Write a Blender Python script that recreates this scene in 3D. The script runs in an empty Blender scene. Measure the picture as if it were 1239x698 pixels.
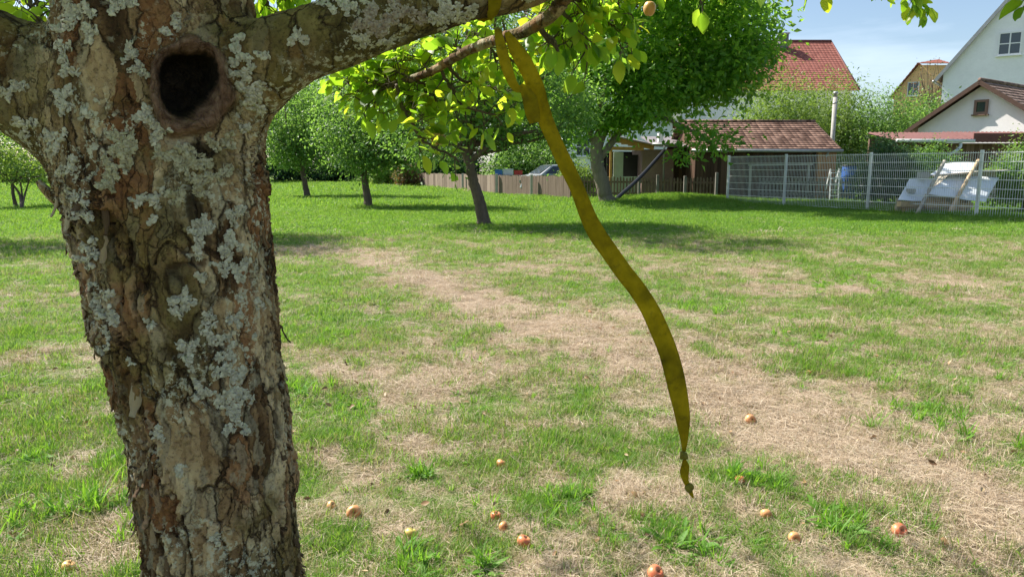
import bpy, bmesh, math, random
import numpy as np
from mathutils import Vector, Matrix
from mathutils.bvhtree import BVHTree

random.seed(7)
RNG = np.random.default_rng(11)
R = math.radians
scene = bpy.context.scene
COL = scene.collection

# ------------------------------------------------------------------ camera
CAMZ = 1.3; PITCH = R(9.2); FOC = 901.0; CX = 619.5; CY = 349.0
cam_d = bpy.data.cameras.new('camera'); cam = bpy.data.objects.new('camera', cam_d); COL.objects.link(cam)
cam_d.sensor_width = 36; cam_d.lens = 36 * FOC / 1239; cam_d.clip_start = 0.05; cam_d.clip_end = 2000
cam.location = (0, 0, CAMZ); cam.rotation_euler = (R(90) - PITCH, 0, 0)
scene.camera = cam

# ------------------------------------------------------------------ sky and sun
SUN_AZ = -58.0     # degrees from +Y towards +X
SUN_EL = 49.0
world = bpy.data.worlds.new('World'); scene.world = world; world.use_nodes = True
wn = world.node_tree; wn.nodes.clear()
w_out = wn.nodes.new('ShaderNodeOutputWorld'); w_bg = wn.nodes.new('ShaderNodeBackground')
sky = wn.nodes.new('ShaderNodeTexSky'); sky.sky_type = 'NISHITA'; sky.sun_disc = False
sky.sun_elevation = R(SUN_EL); sky.sun_rotation = R(SUN_AZ % 360); sky.air_density = 1.0; sky.dust_density = 1.0; sky.ozone_density = 1.5
tc = wn.nodes.new('ShaderNodeTexCoord'); mp = wn.nodes.new('ShaderNodeMapping'); mp.inputs['Scale'].default_value = (1.2, 2.0, 9.0); mp.inputs['Rotation'].default_value = (0, R(10), R(20))
nz = wn.nodes.new('ShaderNodeTexNoise'); nz.inputs['Scale'].default_value = 1.6; nz.inputs['Detail'].default_value = 7; nz.inputs['Roughness'].default_value = 0.55
cr = wn.nodes.new('ShaderNodeValToRGB'); cr.color_ramp.elements[0].position = 0.49; cr.color_ramp.elements[1].position = 0.78
cr.color_ramp.elements[1].color = (0.42, 0.42, 0.42, 1)
mixc = wn.nodes.new('ShaderNodeMixRGB'); mixc.inputs['Color2'].default_value = (8.2, 9.2, 10.6, 1)
wn.links.new(tc.outputs['Generated'], mp.inputs['Vector']); wn.links.new(mp.outputs[0], nz.inputs['Vector'])
wn.links.new(nz.outputs[0], cr.inputs[0]); wn.links.new(cr.outputs[0], mixc.inputs['Fac'])
wn.links.new(sky.outputs[0], mixc.inputs['Color1']); wn.links.new(mixc.outputs[0], w_bg.inputs['Color'])
wn.links.new(w_bg.outputs[0], w_out.inputs['Surface'])
w_bg.inputs['Strength'].default_value = 0.085
sun_d = bpy.data.lights.new('sun', 'SUN'); sun_d.energy = 5.0; sun_d.angle = R(0.53); sun_d.color = (1.0, 0.95, 0.86)
sun = bpy.data.objects.new('sun', sun_d); COL.objects.link(sun)
SDIR = Vector((math.sin(R(SUN_AZ)) * math.cos(R(SUN_EL)), math.cos(R(SUN_AZ)) * math.cos(R(SUN_EL)), math.sin(R(SUN_EL))))
sun.rotation_euler = SDIR.to_track_quat('Z', 'Y').to_euler(); sun.location = (0, 0, 30)
scene.view_settings.view_transform = 'Standard'; scene.view_settings.look = 'None'
scene.view_settings.exposure = 0.98; scene.view_settings.gamma = 1.0
scene.cycles.max_bounces = 8; scene.cycles.transmission_bounces = 6; scene.cycles.transparent_max_bounces = 8

# ------------------------------------------------------------------ projection helpers (photo pixel -> world point)
FW = np.array([0, math.cos(PITCH), -math.sin(PITCH)]); UP = np.array([0, math.sin(PITCH), math.cos(PITCH)]); RT = np.array([1.0, 0, 0])
CAM = np.array([0, 0, CAMZ])
def ray(px, py):
    return FW + RT * ((px - CX) / FOC) + UP * ((CY - py) / FOC)
def P(px, py, Y):
    d = ray(px, py); return CAM + d * (Y / d[1])
def PT(px, py, Y):
    d = ray(px, py); t = Y / d[1]; return CAM + d * t, t
def G(px, py, z=0.0):
    d = ray(px, py); return CAM + d * ((z - CAMZ) / d[2])
def proj(V):
    q = V - CAM; f = q @ FW; f = np.where(f < 1e-3, 1e-3, f)
    return CX + FOC * (q @ RT) / f, CY - FOC * (q @ UP) / f, q @ FW
def VX(px, Y):            # world x at pixel column for depth Y near the horizon line
    return P(px, 203, Y)[0]
def ZY(py, Y):
    return P(CX, py, Y)[2]

# ------------------------------------------------------------------ numpy noise
_perm = np.random.default_rng(3).permutation(256); _perm = np.concatenate([_perm, _perm, _perm])
_g = np.random.default_rng(5).normal(size=(256, 3)); _g /= np.linalg.norm(_g, axis=1)[:, None]
def perlin(p):
    pi = np.floor(p).astype(int); pf = p - pi; u = pf * pf * pf * (pf * (pf * 6 - 15) + 10); pi &= 255
    out = 0
    for i in (0, 1):
        wx = u[:, 0] if i else 1 - u[:, 0]
        for j in (0, 1):
            wy = u[:, 1] if j else 1 - u[:, 1]
            for k in (0, 1):
                wz = u[:, 2] if k else 1 - u[:, 2]
                h = _perm[_perm[_perm[(pi[:, 0] + i) & 255] + ((pi[:, 1] + j) & 255)] + ((pi[:, 2] + k) & 255)] & 255
                gr = _g[h]
                out = out + wx * wy * wz * (gr[:, 0] * (pf[:, 0] - i) + gr[:, 1] * (pf[:, 1] - j) + gr[:, 2] * (pf[:, 2] - k))
    return out * 1.5
def fbm(p, o=4, g=0.5):
    a = 1; s = 0; n = 0
    for i in range(o):
        s = s + a * perlin(p * (2.03 ** i) + 17.3 * i); n += a; a *= g
    return s / n
def sstep(a, b, x):
    t = np.clip((x - a) / (b - a), 0, 1); return t * t * (3 - 2 * t)
def unit(v):
    return v / np.maximum(np.linalg.norm(v, axis=-1, keepdims=True), 1e-9)

# ------------------------------------------------------------------ objects
def tag(o, label=None, cat=None, group=None, kind=None):
    if label: o['label'] = label
    if cat: o['category'] = cat
    if group: o['group'] = group
    if kind: o['kind'] = kind
    return o
def empty(name, loc, label, cat, group=None):
    o = bpy.data.objects.new(name, None); COL.objects.link(o); o.location = loc; o.empty_display_size = 0.2
    return tag(o, label, cat, group)
def link(name, me, mat, parent=None, worldspace=True):
    o = bpy.data.objects.new(name, me); COL.objects.link(o)
    if mat is not None: me.materials.append(mat)
    if parent is not None:
        o.parent = parent
        if worldspace:
            q = parent; off = Vector((0, 0, 0))
            while q is not None: off += q.location; q = q.parent
            o.location = -off
    return o
def np_mesh(name, V, faces):
    """faces: list of int arrays (n,k)"""
    V = np.asarray(V, dtype=np.float32); me = bpy.data.meshes.new(name)
    faces = [np.asarray(f, dtype=np.int32) for f in faces if len(f)]
    nl = sum(f.size for f in faces); nf = sum(len(f) for f in faces)
    me.vertices.add(len(V)); me.vertices.foreach_set('co', V.ravel())
    me.loops.add(nl); me.loops.foreach_set('vertex_index', np.concatenate([f.ravel() for f in faces]))
    tot = np.concatenate([np.full(len(f), f.shape[1], dtype=np.int32) for f in faces])
    st = np.concatenate([[0], np.cumsum(tot)[:-1]]).astype(np.int32)
    me.polygons.add(nf); me.polygons.foreach_set('loop_start', st)
    me.update(calc_edges=True)
    return me
def smooth(me, on=True):
    me.polygons.foreach_set('use_smooth', np.full(len(me.polygons), on)); return me
def set_attr(me, name, arr):
    a = me.attributes.new(name, 'FLOAT', 'POINT'); a.data.foreach_set('value', np.asarray(arr, dtype=np.float32))
class MB:
    """collects shapes, all in world coordinates, into one mesh"""
    def __init__(s): s.V = []; s.F = {}; s.n = 0
    def add(s, V, F):
        V = np.asarray(V, float).reshape(-1, 3)
        for f in F:
            f = np.asarray(f, int)
            if f.ndim == 1: f = f[None]
            if len(f): s.F.setdefault(f.shape[1], []).append(f + s.n)
        s.V.append(V); s.n += len(V)
    def box(s, c, d, rz=0.0, M=None):
        """centre, full dims"""
        x, y, z = np.array(d) / 2.0
        v = np.array([[-x,-y,-z],[x,-y,-z],[x,y,-z],[-x,y,-z],[-x,-y,z],[x,-y,z],[x,y,z],[-x,y,z]])
        if M is not None: v = v @ np.array(M).T
        if rz: cz, sz = math.cos(rz), math.sin(rz); v = v @ np.array([[cz,sz,0],[-sz,cz,0],[0,0,1]])
        s.add(v + np.array(c), [[[0,3,2,1],[4,5,6,7],[0,1,5,4],[1,2,6,5],[2,3,7,6],[3,0,4,7]]])
    def beam(s, a, b, w, h, up=(0, 0, 1)):
        a = np.array(a, float); b = np.array(b, float); d = b - a; L = np.linalg.norm(d); d /= L
        upv = np.array(up, float)
        if abs(d @ upv) > 0.98: upv = np.array([0, 1.0, 0])
        sd = np.cross(d, upv); sd /= np.linalg.norm(sd); u = np.cross(sd, d)
        s.box((a + b) / 2, (w, L, h), M=np.stack([sd, d, u], 1))
    def slab(s, pts, n, th):
        """flat polygon pts extruded by th along n"""
        p = np.array(pts, float); n = np.array(n, float); n /= np.linalg.norm(n); k = len(p)
        V = np.concatenate([p, p + n * th]); F = [list(range(k))[::-1], list(range(k, 2 * k))]
        s.add(V, [F[0], F[1], [[i, (i + 1) % k, k + (i + 1) % k, k + i] for i in range(k)]])
    def tube(s, pts, rad, n=8, cap=True):
        V, F = tube(pts, rad, n, cap); s.add(V, F)
    def build(s, name, mat, parent=None, sm=False, bevel=0):
        V = np.concatenate(s.V); me = np_mesh(name, V, [np.concatenate(f) for f in s.F.values()])
        bm = bmesh.new(); bm.from_mesh(me); bmesh.ops.recalc_face_normals(bm, faces=bm.faces); bm.to_mesh(me); bm.free()
        smooth(me, sm)
        o = link(name, me, mat, parent)
        if parent is None: recenter(o)
        if bevel:
            m = o.modifiers.new('bevel', 'BEVEL'); m.width = bevel; m.segments = 2; m.limit_method = 'ANGLE'
        return o
def recenter(o):
    me = o.data; n = len(me.vertices); c = np.empty(n * 3, dtype=np.float32); me.vertices.foreach_get('co', c); c = c.reshape(-1, 3)
    b = np.array([(c[:, 0].min() + c[:, 0].max()) / 2, (c[:, 1].min() + c[:, 1].max()) / 2, c[:, 2].min()], dtype=np.float32)
    me.vertices.foreach_set('co', (c - b).ravel()); me.update(); o.location = Vector(b.tolist())
def tube(pts, rad, n=8, cap=True, jitter=0.0):
    pts = np.array(pts, float); m = len(pts); rad = np.broadcast_to(np.array(rad, float), (m,))
    d = np.gradient(pts, axis=0); d = unit(d)
    up = np.array([0, 0, 1.0]) if abs(d[0, 2]) < 0.9 else np.array([0, 1.0, 0])
    V = []; u = None
    for i in range(m):
        if u is None: u = np.cross(d[i], up)
        u = u - d[i] * (u @ d[i]); u /= np.linalg.norm(u); w = np.cross(d[i], u)
        a = np.arange(n) * 2 * math.pi / n
        V.append(pts[i] + rad[i] * (np.cos(a)[:, None] * u + np.sin(a)[:, None] * w))
    V = np.concatenate(V)
    i = np.arange(m - 1)[:, None] * n; j = np.arange(n)[None]; k = (j + 1) % n
    F = [np.stack([i + j, i + k, i + n + k, i + n + j], -1).reshape(-1, 4)]
    if cap:
        F.append(np.arange(n)[None, ::-1]); F.append(np.arange(n)[None] + (m - 1) * n)
    return V, F
def catmull(pts, k=8):
    p = np.array(pts, float); q = np.concatenate([[2 * p[0] - p[1]], p, [2 * p[-1] - p[-2]]]); out = []
    for i in range(1, len(q) - 2):
        t = np.linspace(0, 1, k, endpoint=False)[:, None]
        out.append(0.5 * ((2 * q[i]) + (-q[i-1] + q[i+1]) * t + (2*q[i-1] - 5*q[i] + 4*q[i+1] - q[i+2]) * t**2 + (-q[i-1] + 3*q[i] - 3*q[i+1] + q[i+2]) * t**3))
    out.append(p[-1:]); return np.concatenate(out)

# ------------------------------------------------------------------ materials
class NG:
    def __init__(s, name):
        s.m = bpy.data.materials.new(name); s.m.use_nodes = True; s.t = s.m.node_tree; s.t.nodes.clear()
        s.out = s.t.nodes.new('ShaderNodeOutputMaterial')
    def n(s, typ, ins=None, **kw):
        nd = s.t.nodes.new('ShaderNode' + typ)
        for k, v in kw.items(): setattr(nd, k, v)
        for k, v in (ins or {}).items(): s.set(nd.inputs[k], v)
        return nd
    def set(s, sock, v):
        if hasattr(v, 'is_output') or isinstance(v, bpy.types.NodeSocket): s.t.links.new(v, sock)
        elif isinstance(v, bpy.types.Node): s.t.links.new(v.outputs[0], sock)
        else:
            if isinstance(v, tuple) and len(v) == 3 and sock.type == 'RGBA': v = v + (1,)
            sock.default_value = v
    def co(s, scale=(1, 1, 1), kind='Object'):
        t = s.n('TexCoord'); m = s.n('Mapping', {'Vector': t.outputs[kind], 'Scale': scale}); return m.outputs[0]
    def noise(s, scale, co=None, detail=4, rough=0.55, dist=0.0):
        d = {'Scale': scale, 'Detail': detail, 'Roughness': rough, 'Distortion': dist}
        if co is not None: d['Vector'] = co
        return s.n('TexNoise', d).outputs[0]
    def ramp(s, fac, stops):
        r = s.n('ValToRGB', {'Fac': fac}); e = r.color_ramp.elements
        while len(e) < len(stops): e.new(0.5)
        for i, (p, c) in enumerate(stops):
            e[i].position = p; e[i].color = (c[0], c[1], c[2], 1) if isinstance(c, tuple) else (c, c, c, 1)
        return r.outputs[0]
    def mix(s, f, a, b, mode='MIX'):
        return s.n('MixRGB', {'Fac': f, 'Color1': a, 'Color2': b}, blend_type=mode).outputs[0]
    def math(s, op, a, b=0.5, c=None):
        d = {0: a, 1: b}
        if c is not None: d[2] = c
        return s.n('Math', d, operation=op).outputs[0]
    def attr(s, name, typ='GEOMETRY'):
        return s.n('Attribute', attribute_name=name, attribute_type=typ)
    def bump(s, h, dist=0.01, st=1.0, nrm=None):
        d = {'Height': h, 'Distance': dist, 'Strength': st}
        if nrm is not None: d['Normal'] = nrm
        return s.n('Bump', d).outputs[0]
    def pbr(s, color, rough=0.8, normal=None, metal=0.0, spec=0.5, trans=None, tfac=0.35):
        d = {'Base Color': color, 'Roughness': rough, 'Metallic': metal, 'Specular IOR Level': spec}
        if normal is not None: d['Normal'] = normal
        b = s.n('BsdfPrincipled', d); sh = b.outputs[0]
        if trans is not None:
            t = s.n('BsdfTranslucent', {'Color': trans}); x = s.n('MixShader', {0: tfac, 1: sh, 2: t.outputs[0]}); sh = x.outputs[0]
        s.t.links.new(sh, s.out.inputs['Surface']); return s.m
def simple(name, c, rough=0.8, var=0.25, scale=6, metal=0.0, bump=0.002, spec=0.4, stretch=(1, 1, 1)):
    g = NG(name); co = g.co(stretch); f = g.noise(scale, co, 5, 0.6); f2 = g.noise(scale * 6, co, 3)
    lo = tuple(x * (1 - var) for x in c); hi = tuple(min(1, x * (1 + var)) for x in c)
    col = g.ramp(f, [(0.3, lo), (0.7, hi)])
    col = g.mix(0.3, col, g.ramp(f2, [(0.35, lo), (0.7, hi)]))
    return g.pbr(col, rough, g.bump(f2, bump, 0.6), metal, spec)
def leaf_mat(name, cols, trans, tfac=0.4, rough=0.5, spec=0.4):
    g = NG(name); geo = g.n('NewGeometry'); r = geo.outputs['Random Per Island']
    n = len(cols); col = g.ramp(r, [(i / max(1, n - 1), c) for i, c in enumerate(cols)])
    tcol = g.mix(1.0, col, trans, 'MULTIPLY')
    return g.pbr(col, rough, None, 0, spec, tcol, tfac)

# =================================================================== terrain function
def height(x, y):
    p = np.stack([x * 0.35, y * 0.35, np.zeros_like(x)], -1)
    p2 = np.stack([x * 2.2, y * 2.2, np.ones_like(x)], -1)
    h = 0.035 * perlin(p) + 0.012 * perlin(p2)
    m = G(815, 245)
    h = h + 0.20 * np.exp(-(((x - m[0]) / 1.9) ** 2 + ((y - m[1] - 0.2) / 0.9) ** 2))
    return h
def GH(px, py):
    g = G(px, py); h = float(height(np.array([g[0]]), np.array([g[1]]))[0]); g = G(px, py, h); g[2] = h; return g
DRY = [(780,380,60,6,.8),(1000,350,110,7,.5),(1180,345,90,8,.6),(1210,470,60,40,.35),(780,590,90,28,.8),(600,640,150,30,.35),(430,590,80,25,.4),
       (130,650,60,55,.85),(85,430,60,10,.5),(560,690,200,20,.35),(1050,690,220,18,.6),(660,330,60,8,.4),(900,330,60,7,.4),(380,300,60,6,.5),(1150,400,90,10,.35),(900,600,150,40,.4)]
TRACK = np.array([(330,303,8,.5),(440,312,10,.75),(500,335,13,.85),(580,365,16,.95),(650,395,22,.95),(740,425,30,.9),(840,460,38,.95),(960,510,46,1.0),(1080,565,50,.95),(1239,630,55,.8),(1400,720,60,.7)], float)
TRACK2 = np.array([(640,420,20,.3),(560,450,22,.75),(470,480,22,.7),(380,440,16,.4),(300,420,14,.4)], float)
def dryness(x, y):
    px, py, f = proj(np.stack([x, y, np.zeros_like(x)], -1))
    d = np.zeros_like(x)
    for (a, b, c, e, w) in DRY:
        d = np.maximum(d, w * np.exp(-((px - a) / c) ** 2 * 0.8 - ((py - b) / e) ** 2 * 0.8))
    for T in (TRACK, TRACK2):
        for q in range(len(T) - 1):
            a, b = T[q], T[q + 1]; ab = b[:2] - a[:2]; t = np.clip(((px - a[0]) * ab[0] + (py - a[1]) * ab[1]) / (ab @ ab), 0, 1)
            w = a[2] + (b[2] - a[2]) * t; wt = a[3] + (b[3] - a[3]) * t; dd = np.hypot((px - a[0] - ab[0] * t) * .5, py - a[1] - ab[1] * t) / w; d = np.maximum(d, wt * np.exp(-dd ** 2 * .8))
    d = np.where(f < 0.3, 0.3, d)
    n = fbm(np.stack([x * 0.9, y * 0.9, np.zeros_like(x)], -1), 4, 0.6)
    n2 = fbm(np.stack([x * 4.0, y * 4.0, np.zeros_like(x)], -1), 3, 0.6)
    near = sstep(22, 10, y)
    return np.clip((d * 0.62 + (0.33 - 0.13 * sstep(520, 380, px)) * near) + (0.60 * n + 0.95 * n2) * (0.35 + 0.65 * near), 0, 1)

# =================================================================== the near apple tree
tr_px = [(286, 900, 215), (280, 760, 196), (273, 698, 186), (264, 600, 196), (252, 500, 201), (231, 400, 219), (214, 300, 234), (205, 235, 244), (196, 150, 244), (192, 80, 236), (193, 0, 234), (200, -150, 205), (212, -330, 190), (215, -620, 160)]
def chain(pxs, Ys):
    out = []
    for (a, b, w), Y in zip(pxs, Ys):
        p, t = PT(a, b, Y); out.append((p, w / 2 * t / FOC * 0.912))
    return out
TY = 1.2
trunk_ch = chain(tr_px, [TY] * 10 + [1.21, 1.25, 1.3, 1.38])
p0, r0 = trunk_ch[0]
trunk_ch = [(np.array([p0[0] + 0.01, TY, -0.05]), r0 * 1.45), (np.array([p0[0] + 0.01, TY, 0.12]), r0 * 1.12)] + trunk_ch
limbR = chain([(225, 150, 130), (290, 95, 112), (340, 66, 98), (380, 50, 92), (440, 28, 86), (500, 9, 82), (560, -6, 76), (620, -18, 68), (700, -48, 62), (820, -110, 56), (1000, -230, 48)],
              [1.2, 1.17, 1.15, 1.15, 1.15, 1.16, 1.18, 1.2, 1.24, 1.3, 1.4])
limbL = chain([(170, 200, 150), (110, 145, 158), (50, 108, 150), (0, 82, 140), (-80, 40, 130), (-200, -40, 112), (-400, -200, 90)],
              [1.2, 1.2, 1.18, 1.16, 1.14, 1.12, 1.1])
CH = [trunk_ch, limbR, limbL]
def sdf_full(p, need_dir=False):
    ds = []; dirs = []
    for ch in CH:
        best = np.full(len(p), 1e9); bd = np.zeros((len(p), 3))
        for (a, ra), (b, rb) in zip(ch[:-1], ch[1:]):
            ab = b - a; t = np.clip(((p - a) @ ab) / (ab @ ab), 0, 1)
            d = np.linalg.norm(p - a - t[:, None] * ab, axis=1) - (ra + t * (rb - ra))
            m = d < best; best = np.where(m, d, best); bd[m] = ab / np.linalg.norm(ab)
        ds.append(best); dirs.append(bd)
    D = np.stack(ds, 0); k = 0.022; mn = D.min(0)
    E = np.exp(-(D - mn) / k); s = mn - k * np.log(E.sum(0))
    if not need_dir: return s
    W = E / E.sum(0); dr = unit(sum(W[i][:, None] * dirs[i] * (1 if i else 1) for i in range(3)))
    return s, dr, W
def sgrad(p, f=sdf_full, e=0.002):
    g = np.stack([f(p + e * np.eye(3)[i]) - f(p - e * np.eye(3)[i]) for i in range(3)], -1); return unit(g)
def remesh_chains(chs, voxel):
    mb = MB()
    for ch in chs:
        pts = np.array([c[0] for c in ch]); rr = np.array([c[1] for c in ch]); mb.tube(pts, rr, 20)
    V = np.concatenate(mb.V); me = np_mesh('tmp', V, [np.concatenate(f) for f in mb.F.values()])
    o = bpy.data.objects.new('tmp', me); COL.objects.link(o)
    md = o.modifiers.new('r', 'REMESH'); md.mode = 'VOXEL'; md.voxel_size = voxel; md.adaptivity = 0
    dg = bpy.context.evaluated_depsgraph_get(); dg.update(); ev = o.evaluated_get(dg); m2 = bpy.data.meshes.new_from_object(ev)
    bpy.data.objects.remove(o); bpy.data.meshes.remove(me); return m2
tme = remesh_chains(CH, 0.0032)
n = len(tme.vertices); V = np.empty(n * 3, dtype=np.float32); tme.vertices.foreach_get('co', V); V = V.reshape(-1, 3).astype(float)
for it in range(3):
    V -= sdf_full(V)[:, None] * sgrad(V)
N = sgrad(V); s_, DR, WT = sdf_full(V, True)
ax = (V * DR).sum(1)
def stretch(p, sc, along):      # compress the coordinate along the limb axis
    return (p - DR * ax[:, None] * (1 - along)) * sc
wtrunk = np.clip(WT[0], 0, 1)
warp = np.stack([fbm(V * 9 + 31, 2), fbm(V * 9 + 77, 2), fbm(V * 9 + 5, 2)], -1) * 0.03
Vw = V + warp
ppx, ppy, pf = proj(V)
# long vertical fissures
r1 = 1 - np.abs(perlin(stretch(Vw, 26, 0.17))); r2 = 1 - np.abs(perlin(stretch(Vw + 3.1, 60, 0.22)))
mask = sstep(-0.15, 0.35, fbm(V * 7 + 9, 3))
left = sstep(175, 110, ppx - (ppy - 250) * 0.16) * sstep(150, 260, ppy) ; right = sstep(285, 318, ppx - (ppy - 250) * 0.08) * sstep(150, 230, ppy)
shag = np.clip(left + 0.7 * right + 0.25, 0, 1.1)
crack = sstep(0.935, 0.985, r1) * (0.25 + 0.75 * mask) + 0.7 * sstep(0.945, 0.985, r2) * (0.35 + 0.65 * shag)
crack *= (0.28 + 0.72 * wtrunk)
plates = fbm(stretch(Vw, 42, 0.25), 5, 0.62)
fs_ = fbm(stretch(Vw + 8, 24, 0.22), 5, 0.62); steps = sstep(-0.03, 0.0, fs_) + sstep(0.14, 0.17, fs_)
lump = fbm(V * 8, 3)
fine = fbm(V * 130, 3, 0.6)
disp = 0.009 * lump + 0.0032 * plates * (0.4 + shag) + 0.0026 * steps * (0.3 + 0.7 * wtrunk) * (0.5 + shag) - 0.0085 * crack * (0.45 + shag) + 0.0011 * fine
# occlusion knot: the healed ring and the hole, coloured near black inside
kc = (231.0, 107.0)
dx = ppx - kc[0]; dy = ppy - kc[1]; ang = np.arctan2(dy, dx)
hole_pts = np.array([(203,74),(230,70),(258,74),(262,88),(254,113),(240,128),(224,141),(208,134),(203,128),(198,103)], float) - np.array(kc)
ha = np.arctan2(hole_pts[:, 1], hole_pts[:, 0]); hr = np.hypot(hole_pts[:, 0], hole_pts[:, 1]) * 1.12; o_ = np.argsort(ha)
rh = np.interp(ang, ha[o_], hr[o_], period=2 * math.pi)
ro = np.hypot(46 * np.cos(ang), 57 * np.sin(ang)); ro = 1 / np.sqrt((np.cos(ang - 0.1) / 44) ** 2 + (np.sin(ang - 0.1) / 56) ** 2) * (1 + 0.07 * np.sin(ang * 3 + 1) + 0.04 * np.sin(ang * 7))
ro = np.maximum(ro, rh + 9); dk = np.hypot(dx, dy); front = (N @ unit(ray(*kc)) < -0.05)
u = (dk - rh) / (ro - rh); kz = np.where(front, 1.0, 0.0)
ring = np.where((u > -0.05) & (u < 1.35), 1, 0) * kz
near_ring = sstep(2.1, 1.0, u) * kz
disp = disp * (1 - near_ring * .8) + near_ring * 0.0015 * fbm(V * 30, 2)
disp += kz * 0.023 * np.where((u > 0) & (u < 1.25), np.sin(np.pi * np.clip(u / 1.25, 0, 1)) ** 0.8, 0)
disp += kz * 0.0013 * np.sin(u * 15 + 2 * fbm(V * 20, 2)) * ((u > 0.1) & (u < 2.2)) * sstep(2.2, 1.2, u) + kz * ((u > 0) & (u < 1.4)) * (0.0012 * fbm(V * 55, 4, .6) - 0.0022 * sstep(.93, .99, 1 - np.abs(perlin(np.stack([ang * 3, u * .6, u * 0], -1) * 1.7))))
kdir = unit(ray(*kc)); kdir = unit(kdir * 0.8 - 0.2 * np.array([0, -1, 0]) * -1)
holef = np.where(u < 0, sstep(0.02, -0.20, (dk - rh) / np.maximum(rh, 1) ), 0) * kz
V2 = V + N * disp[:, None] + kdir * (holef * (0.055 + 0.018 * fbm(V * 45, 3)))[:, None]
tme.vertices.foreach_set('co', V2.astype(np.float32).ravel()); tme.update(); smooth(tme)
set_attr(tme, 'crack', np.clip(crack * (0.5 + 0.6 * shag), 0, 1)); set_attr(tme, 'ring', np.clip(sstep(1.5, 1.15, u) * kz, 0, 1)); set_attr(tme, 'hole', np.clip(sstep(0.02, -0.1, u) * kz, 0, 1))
stn = np.exp(-(((ppx - 242) / 26) ** 2 + ((ppy - 182) / 13) ** 2)) * 1.2 + np.exp(-(((ppx - 235 - (ppy - 250) * .25) / 13) ** 2 + ((ppy - 262) / 42) ** 2)) * 1.25 + np.exp(-(((ppx - 268) / 9) ** 2 + ((ppy - 440) / 60) ** 2)) * .8
set_attr(tme, 'stain', np.clip(sstep(.35, .75, stn + 0.55 * fbm(V * 40, 4, .65)) * .85 * (N[:, 1] < 0), 0, 1)); set_attr(tme, 'shag', shag); set_attr(tme, 'limb', 1 - wtrunk); set_attr(tme, 'plate', np.clip(plates * 0.8 + 0.5, 0, 1)); set_attr(tme, 'steps', steps * 0.5)

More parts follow.
